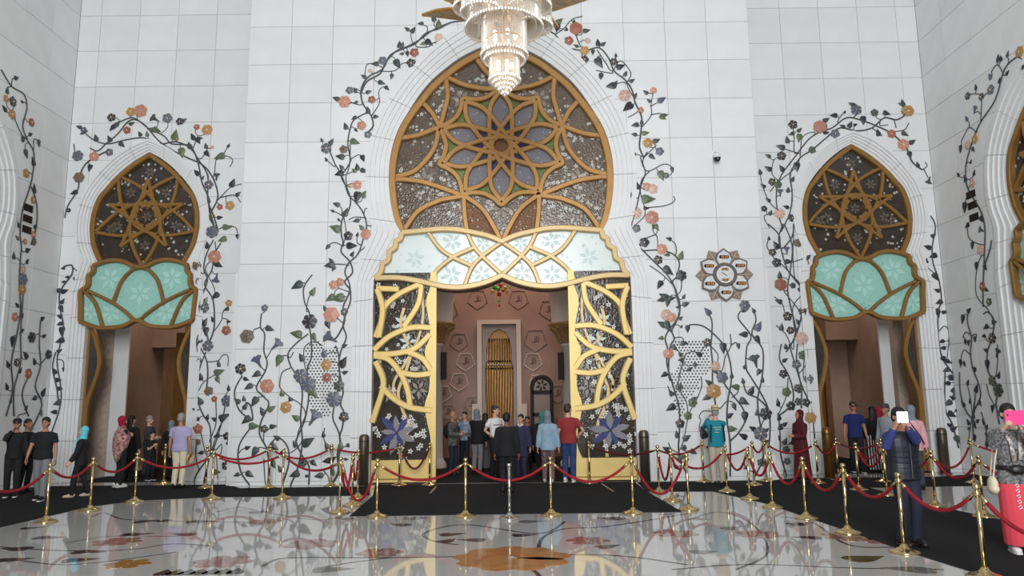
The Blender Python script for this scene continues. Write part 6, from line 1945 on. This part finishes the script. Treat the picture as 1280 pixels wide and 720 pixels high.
def finish_people():
    dg = bpy.context.evaluated_depsgraph_get()
    get = lambda o: bpy.data.meshes.new_from_object(o.evaluated_get(dg))
    H = {n: get(o) for n, o in HT.items()}; done = []
    eye = bmesh.new(); ball(eye, (0, 0, 0), (.0115, .008, .0085), 8, 6); eye = mesh_of(eye, 'eye', True)
    for (t, S, body, skin, g, hb, arm, legs, hd, hat, shoe, ex, ang, wide) in PEOPLE:
        bm = bmesh.new(); bm.from_mesh(get(body))
        n0 = len(bm.verts); bm.from_mesh(H['head']); bm.verts.ensure_lookup_table()
        for v in bm.verts[n0:]: v.co = hd @ v.co
        for s in (-1, 1):
            sh, el, wr, nm = arm[s]; d = (wr-el).normalized(); hint = Vector((0, -1, 0)) if d.z < .2 else Vector((0, 1, .2))
            if abs(d.y) > .75: hint = Vector((0, 0, 1))
            Z = -d; Y = -(hint-d*hint.dot(d)).normalized(); X = Y.cross(Z)
            Mh = Matrix(((X.x, Y.x, Z.x, wr.x), (X.y, Y.y, Z.y, wr.y), (X.z, Y.z, Z.z, wr.z), (0, 0, 0, 1)))
            n0 = len(bm.verts); f0 = len(bm.faces); bm.from_mesh(H['grip' if nm in ('phone', 'face', 'chest', 'front') else 'hang']); bm.verts.ensure_lookup_table(); bm.faces.ensure_lookup_table()
            for v in bm.verts[n0:]: v.co = Mh @ (Vector((v.co.x*s, v.co.y, v.co.z)))
            if s < 0: bmesh.ops.reverse_faces(bm, faces=bm.faces[f0:])
        bm.transform(S); obj_me = mesh_of(bm, 'skin_'+skin, True, recalc=False); link('body', obj_me, t, None, True); done.append(body)
        for n, (o, m_) in list(g.items())+list(hb.items()):
            me = get(o); me.transform(S); me.materials.clear(); me.materials.append(MATS[m_ if m_.startswith('hair_') else 'cloth_'+m_]); me.shade_smooth(); link(n, me, t, None, True); done.append(o)
        for s in (-1, 1):
            M_ = S @ hd @ Matrix.Translation((s*.031, -.0815, 1.648)); link('eye', eye, t, M_, True)
        bm = bmesh.new(); 
        for s in (-1, 1): tube(bm, [hd @ Vector((s*.014, -.091, 1.672)), hd @ Vector((s*.035, -.09, 1.678)), hd @ Vector((s*.053, -.074, 1.668))], [.003, .0042, .003], 6)
        bm.transform(S); obj('eyebrows', bm, 'hair_black', t, None, True)
        bm = bmesh.new(); tube(bm, [hd @ Vector((-.022, -.092, 1.586)), hd @ Vector((0, -.1, 1.586)), hd @ Vector((.022, -.092, 1.586))], [.003, .006, .003], 6); bm.transform(S); obj('lips', bm, 'lip', t, None, True)
        for s in (-1, 1):
            an = legs[s][2]; b = Vector((an.x, an.y, 0))
            bm = bmesh.new(); tube(bm, [b+Vector((0, .062, .05)), b+Vector((0, .05, .062)), b+Vector((0, 0, .068)), b+Vector((0, -.08, .05)), b+Vector((0, -.16, .04)), b+Vector((0, -.2, .034))], [(.03, .028), (.05, .038), (.062, .043), (.045, .046), (.034, .045), (.02, .028)], 12, up=(0, 0, 1))
            for v in bm.verts: v.co.z = max(v.co.z, .018)
            bm.transform(S); so = obj('shoe', bm, shoe, t, None, True, smooth=True)
            bm = bmesh.new(); q = [(.034*w_, y) for w_, y in ((.6, .085), (1.1, .06), (1.25, 0), (1.35, -.08), (1.38, -.15), (.9, -.205))]; q = q+[(-a, b_) for a, b_ in q[::-1]]
            slab(bm, q, lambda u, v, d: b+Vector((u, v, d)), 0, .022); bm.transform(S); obj('sole', bm, 'sole' if shoe in ('cloth_white', 'leather_w', 'cloth_black') else 'leather', so, None, True)
        if hat:
            bm = bmesh.new()
            if hat[0] == 'straw':
                lathe(bm, [(.17, 1.70), (.165, 1.715), (.085, 1.722), (.082, 1.77), (.07, 1.805), (.03, 1.81), (0, 1.805)], 20, (0, .012, 0)); b2 = bmesh.new(); lathe(b2, [(.0865, 1.722), (.0865, 1.75), (.083, 1.75)], 20, (0, .012, 0)); b2.transform(S @ hd); 
                bm.transform(S @ hd); ho = obj('straw_hat', bm, 'cloth_straw', t, None, True, smooth=True); obj('hat_band', b2, 'cloth_darkgrey', ho, None, True)
            else:
                lathe(bm, [(.09, 1.685), (.092, 1.70), (.088, 1.74), (.065, 1.772), (.03, 1.783), (0, 1.785)], 18, (0, .015, 0)); bm.transform(S @ hd); ho = obj('cap', bm, 'cloth_'+hat[1], t, None, True, smooth=True)
                b2 = bmesh.new(); q = [(-.075, -.05), (-.065, -.11), (-.03, -.15), (.03, -.15), (.065, -.11), (.075, -.05)]; slab(b2, q, lambda u, v, d: Vector((u, v, 1.69+d+(v+.05)*.15)), 0, .008); b2.transform(S @ hd); obj('cap_peak', b2, 'cloth_'+hat[1], ho, None, True)
        for f in ex.get('fit', ()): f(t, S, arm)
    for o in done+list(HT.values()): bpy.data.objects.remove(o, do_unlink=True)
# fittings worn on the body: each returns a builder run once the figure stands
def backpack(m='black'):
    def f(t, S, arm):
        bm = bmesh.new(); ball(bm, (0, .2, 1.2), (.14, .09, .2), 14, 10); bm.transform(S); b = obj('backpack', bm, 'cloth_'+m, t, None, True, smooth=True)
        for s in (-1, 1):
            bm = bmesh.new(); tube(bm, [(s*.1, .16, 1.36), (s*.11, .05, 1.465), (s*.11, -.09, 1.40), (s*.12, -.145, 1.25), (s*.15, -.05, 1.08), (s*.12, .14, 1.06)], [(.008, .02)]*6, 6); bm.transform(S); obj('strap', bm, 'cloth_'+m, b, None, True)
    return f
def slab_on(name, m, pts, y, d=.006):
    def f(t, S, arm):
        bm = bmesh.new(); slab(bm, pts, lambda u, v, w_: Vector((u, y+w_, v)), -d, 0); bm.transform(S); obj(name, bm, m, t, None, True)
    return f
def tubes_on(name, m, lines, r=.006, stuff=False):
    def f(t, S, arm):
        bm = bmesh.new()
        for l in lines: tube(bm, l, r, 6)
        bm.transform(S); o = obj(name, bm, m, t, None, True)
        if stuff: o['kind'] = 'stuff'
    return f
def quilting():
    def f(t, S, arm):
        for z in (.92, .99, 1.06, 1.13, 1.2, 1.27, 1.34):
            bm = bmesh.new(); rx, ry = .205, .15
            tube(bm, [(rx*cos(a)*(.97 if z < 1.2 else 1.0), ry*sin(a)*1.0, z) for a in [pi+pi*i/14 for i in range(15)]], [(.004, .016)]*15, 6); bm.transform(S); obj('quilted_band', bm, 'cloth_vest', t, None, True, smooth=True)
        bm = bmesh.new(); tube(bm, [(0, -.155, 1.4), (0, -.16, 1.1), (0, -.158, .86)], .006, 6); bm.transform(S); obj('zip', bm, 'steel', t, None, True)
    return f
wht = 'cloth_white'
# in and before the central doorway
person('bald man in a plaid jacket with a black backpack inside the central doorway', 566, 594, 514.5, 65, 'tan', 'bald', ('jacket', 'plaid'), ('trousers', 'navy'), arms=('front', 'front'), extra=dict(fit=[backpack()]))
person('person in a pale blue patterned shirt beside the bald man with backpack', 581, 586, 515, -20, 'pale', 'black', ('shirt', 'bluewhite'), ('trousers', 'navy'), arms=('front', 'phone'))
person('person in a black jacket and grey hood with light grey trousers, arm raised', 596.5, 592, 512, 160, 'pale', 'grey', ('jacket', 'black'), ('trousers', 'grey'), arms=('phone', 'hang'), scarf=('hijabgrey',))
person('woman in a black top and long grey skirt left of the white T-shirt', 607, 589, 517, 175, 'pale', 'black_long', ('shirt', 'black'), ('skirt', 'skirtgrey'))
person('young man in a white T-shirt with a red chest stripe', 620, 597, 507.5, 40, 'pale', 'brown', ('tee', 'white'), ('trousers', 'black'), arms=('hip', 'hip'), turn=25, extra=dict(fit=[tubes_on('chest_stripe', 'cloth_red', [[(-.15, -.1, 1.29), (-.1, -.131, 1.29), (0, -.143, 1.29), (.1, -.131, 1.29), (.15, -.1, 1.29)]], .009)]))
person('man in a black suit seen from behind in the middle of the carpet', 634, 617.5, 516.5, 180, 'brown', 'black', ('jacket', 'black'), ('trousers', 'black'), wide=1.1)
person('woman in a long purple coat with a white collar and dark bun', 652, 600, 518.5, -15, 'pale', 'black_bun', ('coat', 'purple'), ('trousers', 'purple'), extra=dict(fit=[tubes_on('collar', wht, [[(-.07, -.05, 1.49), (0, -.105, 1.42), (.07, -.05, 1.49)]], .02)]))
person('person in dark clothes half hidden behind the purple coat', 660, 590, 521, -10, 'tan', 'black', ('shirt', 'black'), ('trousers', 'black'), arms=('front', 'front'))
person('woman in a pale denim jacket, grey-blue headscarf and leopard trousers', 686, 604.5, 514.5, 172, 'pale', None, ('jacket', 'denim'), ('trousers', 'leopard'), scarf=('hijabgrey',), shoe='cloth_beige')
person('person with a teal hood behind the denim jacket woman', 679, 597, 515.5, 175, 'pale', None, ('jacket', 'black'), ('skirt', 'black'), scarf=('tealhood',), arms=('hang', 'hang'))
person('man in a red T-shirt and blue jeans with white sneakers', 712, 603, 505.5, 170, 'pale', 'brown', ('tee', 'red'), ('trousers', 'jeans'), shoe=wht, arms=('hang', 'hip'), wide=1.1, turn=-20)
person('person in a grey shirt seen through the right glass door leaf', 728, 596, 518.5, 120, 'tan', 'black', ('shirt', 'greytop'), ('trousers', 'black'))
# right of the doorway
pt = PC.P(*PC.at(892, 516), .9)
person('man in a teal vest and straw hat photographing the vine wall', 898.5, 607.5, 509, 180, 'pale', 'grey', ('shirt', 'teal'), ('trousers', 'beige'), arms=('phone', 'phone'), hat=('straw',), wide=1.1,
       extra=dict(fit=[tubes_on('back_lettering', 'cloth_cream', [[(-.09, .136, 1.3), (-.03, .14, 1.3)], [(-.01, .14, 1.3), (.09, .136, 1.3)], [(-.07, .14, 1.25), (.06, .14, 1.25)], [(-.04, .135, 1.19), (.07, .135, 1.19)]], .008, True), tubes_on('vest_strap', 'cloth_navy', [[(s*.13, .12, 1.36), (s*.15, .13, 1.2), (s*.16, .12, .98)] for s in (-1, 1)], .018)]))
person('woman in a long maroon robe and headscarf facing sideways at the wall', 1004.5, 602, 513, -75, 'tan', None, ('robe', 'maroon'), ('none', ''), scarf=('maroon',), arms=('front', 'hang'))
person('man in a blue T-shirt and sunglasses in the right bay doorway', 1073, 591, 502.5, -12, 'tan', 'brown', ('tee', 'blue'), ('trousers', 'black'), shoe='cloth_black', arms=('hang', 'hang'), wide=1.05, step=.5,
       extra=dict(fit=[slab_on('sunglasses', 'lens', [(-.065, 1.635), (.065, 1.635), (.068, 1.665), (-.068, 1.665)], -.094, .012)]))
person('person in a black top and black-and-white striped trousers', 1096, 590, 508.5, 165, 'tan', 'black_long', ('shirt', 'black'), ('wide', 'stripes'))
person('woman with a bright red headscarf in the right bay doorway', 1104, 588, 509, -140, 'tan', None, ('robe', 'black'), ('none', ''), scarf=('redscarf',))
person('person in a grey shirt and grey cap beside the red headscarf', 1114, 597, 505.5, -60, 'tan', 'brown', ('shirt', 'greytop'), ('trousers', 'darkgrey'), hat=('cap', 'darkgrey'))
person('person in a pink jacket with a black shoulder strap, turned away', 1147, 0, 507.5, 170, 'pale', None, ('jacket', 'pink'), ('trousers', 'darkgrey'), scarf=('hijabgrey',), loc=G(1147, 612), extra=dict(fit=[tubes_on('shoulder_strap', 'cloth_black', [[(.1, .07, 1.47), (.02, .15, 1.32), (-.1, .165, 1.12), (-.19, .1, .95)]], .014)]))
# the photographing pair in front
def phone_thing(label, px, py, Y, wpx, hpx, m, rot, detail):
    P = Plane('F', Y); c = P.P(*P.at(px, py)); s = P.scale(px, py); w_, h_ = wpx*s/2, hpx*s/2
    t = thing('smartphone', label, 'phone', c, rot); bm = bmesh.new(); q = []
    for cx, cy, a0 in ((w_-.012, h_-.012, 0), (-w_+.012, h_-.012, 90), (-w_+.012, -h_+.012, 180), (w_-.012, -h_+.012, 270)):
        for i in range(4): a = rad(a0+30*i); q.append((cx+.012*cos(a), cy+.012*sin(a)))
    slab(bm, q, lambda u, v, d: Vector((u, -d, v)), -.005, .005); obj('case', bm, m, t, None, True)
    bm = bmesh.new(); 
    for dz in detail: ball(bm, (-w_*.72, -.006, dz), (.011, .004, .011), 10, 6)
    obj('lens', bm, 'lens', t, None, True, kind='stuff') if detail else bm.free()
    return c
g17 = G(1139, 684); ph1 = phone_thing('white smartphone held before the face by the man in the padded vest', 1128, 521.5, g17.y-.36, 15, 14, 'phone_white', rad(8), ())
person('man in a dark padded vest over blue sleeves photographing with a white phone', 1139, 684, 510.5, 8, 'tan', 'black', ('vest', 'vest'), ('trousers', 'navy'), shoe='leather', vox=.012, wide=1.12,
       arms=(tuple(ph1+Vector((.075, .05, -.13))), tuple(ph1+Vector((-.085, .05, -.13)))), extra=dict(sleeve='royal', fit=[quilting()]))
g19 = G(1280, 692); ph2 = phone_thing('pink smartphone held up by the woman in the coral skirt', 1268, 522, g19.y-.36, 21, 18, 'phone_pink', rad(-15), (.03,))
def sidebag(t, S, arm):
    bm = bmesh.new(); ball(bm, (-.27, -.06, .80), (.055, .1, .1), 14, 10); ball(bm, (-.27, -.06, .75), (.06, .115, .07), 14, 10); bm.transform(S); b = obj('handbag', bm, 'cloth_cream', t, None, True, smooth=True)
    bm = bmesh.new(); tube(bm, [(-.27, -.1, .88), (-.24, -.13, 1.1), (-.16, -.1, 1.38), (-.1, 0, 1.48), (-.16, .1, 1.36), (-.26, .02, .9)], .009, 6); bm.transform(S); obj('strap', bm, 'cloth_cream', b, None, True)
    bm = bmesh.new(); tube(bm, [(.19*cos(a), .145*sin(a), 1.0) for a in [2*pi*i/20 for i in range(21)]], [(.03, .012)]*21, 8, up=(0, 0, 1)); bm.transform(S); obj('belt', bm, 'leather', t, None, True)
    bm = bmesh.new(); ball(bm, (-.02, -.17, .985), (.1, .04, .06), 12, 8); bm.transform(S); obj('waist_bag', bm, 'leather', t, None, True, smooth=True)
    bm = bmesh.new(); tube(bm, [(-.09, -.06, 1.47), (-.05, -.14, 1.3), (-.04, -.165, 1.08)], [(.05, .02)]*3, 8); tube(bm, [(.09, -.06, 1.47), (.05, -.14, 1.3), (.03, -.165, 1.1)], [(.05, .02)]*3, 8); bm.transform(S); obj('flowered_scarf', bm, 'cloth_floral', t, None, True, smooth=True, kind='stuff')
    for i in range(5):
        bm = bmesh.new(); z = .80-.062*i; x = -.045
        tube(bm, [(x-.02, -.155-.006*i, z), (x+.012, -.156-.006*i, z+.022), (x+.02, -.156-.006*i, z-.01), (x-.008, -.156-.006*i, z-.022)], .006, 5); bm.transform(S); obj('white_mark', bm, wht, t, None, True)
person('woman in a grey knit jacket and long coral skirt photographing with a pink phone', 1280, 692, 506, -15, 'pale', 'black', ('jacket', 'knit'), ('skirt', 'coral'), shoe=wht, vox=.012,
       arms=(tuple(ph2+Vector((.09, .05, -.12))), tuple(ph2+Vector((-.10, .05, -.12)))), extra=dict(fit=[sidebag]))
# at the left
person('man in black with a black cap raising a hand to his face', 13, 622, 524.5, 25, 'tan', 'black', ('shirt', 'black'), ('trousers', 'black'), shoe='cloth_black', arms=('hang', 'face'), hat=('cap', 'black'))
person('man in black seen in profile behind the man with the cap', 28, 616, 524.5, 75, 'tan', 'black', ('shirt', 'black'), ('trousers', 'black'))
person('man in a black polo shirt and grey trousers walking toward the ropes', 49, 626, 522.5, 12, 'tan', 'black', ('tee', 'black'), ('trousers', 'grey'), shoe='cloth_black', arms=('hang', 'swingf'), step=.6, wide=1.12)
person('woman in black with a turquoise headscarf and trailing scarf end', 98, 622.5, 534, -70, 'pale', None, ('jacket', 'black'), ('trousers', 'black'), scarf=('turquoise', 'tail'), shoe='cloth_beige', step=.7, arms=('swingf', 'hang'))
def shawl(t, S, arm):
    bm = bmesh.new(); ell(bm, [(.62, .03, .03, .1), (.8, .13, .12, .06), (1.0, .21, .17, .03), (1.2, .245, .19, 0), (1.36, .21, .16, 0), (1.46, .12, .1, .01), (1.52, .09, .09, .01)]); bm.transform(S); obj('patterned_shawl', bm, 'cloth_shawl', t, None, True, smooth=True)
person('woman in a red headscarf wrapped in a patterned pink and cream shawl', 148, 609.5, 521, 150, 'pale', None, ('shirt', 'black'), ('trousers', 'black'), scarf=('redscarf',), shoe=wht, arms=('chest', 'chest'), extra=dict(fit=[shawl]))
person('woman in dark clothes behind the patterned shawl', 160, 603, 520, 165, 'pale', 'black_long', ('coat', 'black'), ('trousers', 'black'))
person('grey-haired person in a dark grey shirt in the left bay doorway', 183, 596, 520.5, 80, 'pale', 'grey', ('shirt', 'darkgrey'), ('trousers', 'darkgrey'), arms=('front', 'front'))
person('short figure in black standing before the grey-haired person', 187, 601, 540, 60, 'pale', 'black', ('tee', 'black'), ('trousers', 'black'), shoe='cloth_black', arms=('chest', 'chest'))
person('person in black with a grey headscarf left of the lavender shirt', 211, 600, 526.5, 175, 'pale', None, ('coat', 'black'), ('trousers', 'black'), scarf=('hijabgrey',))
def heldhat(t, S, arm):
    w_ = arm[-1][2]; bm = bmesh.new(); M_ = Matrix.Translation(w_+Vector((-.02, .02, -.16))) @ Matrix.Rotation(rad(75), 4, 'Y')
    lathe(bm, [(.15, 0), (.145, .012), (.085, .018), (.08, .06), (.06, .09), (0, .092)], 20); bm.transform(S @ M_); obj('held_straw_hat', bm, 'cloth_straw', t, None, True, smooth=True)
person('grey-haired man in a lavender shirt and cream trousers holding a straw hat', 222, 610.5, 517.5, 178, 'tan', 'grey', ('tee', 'lavender'), ('trousers', 'cream'), wide=1.12, extra=dict(fit=[heldhat]))
finish_people()
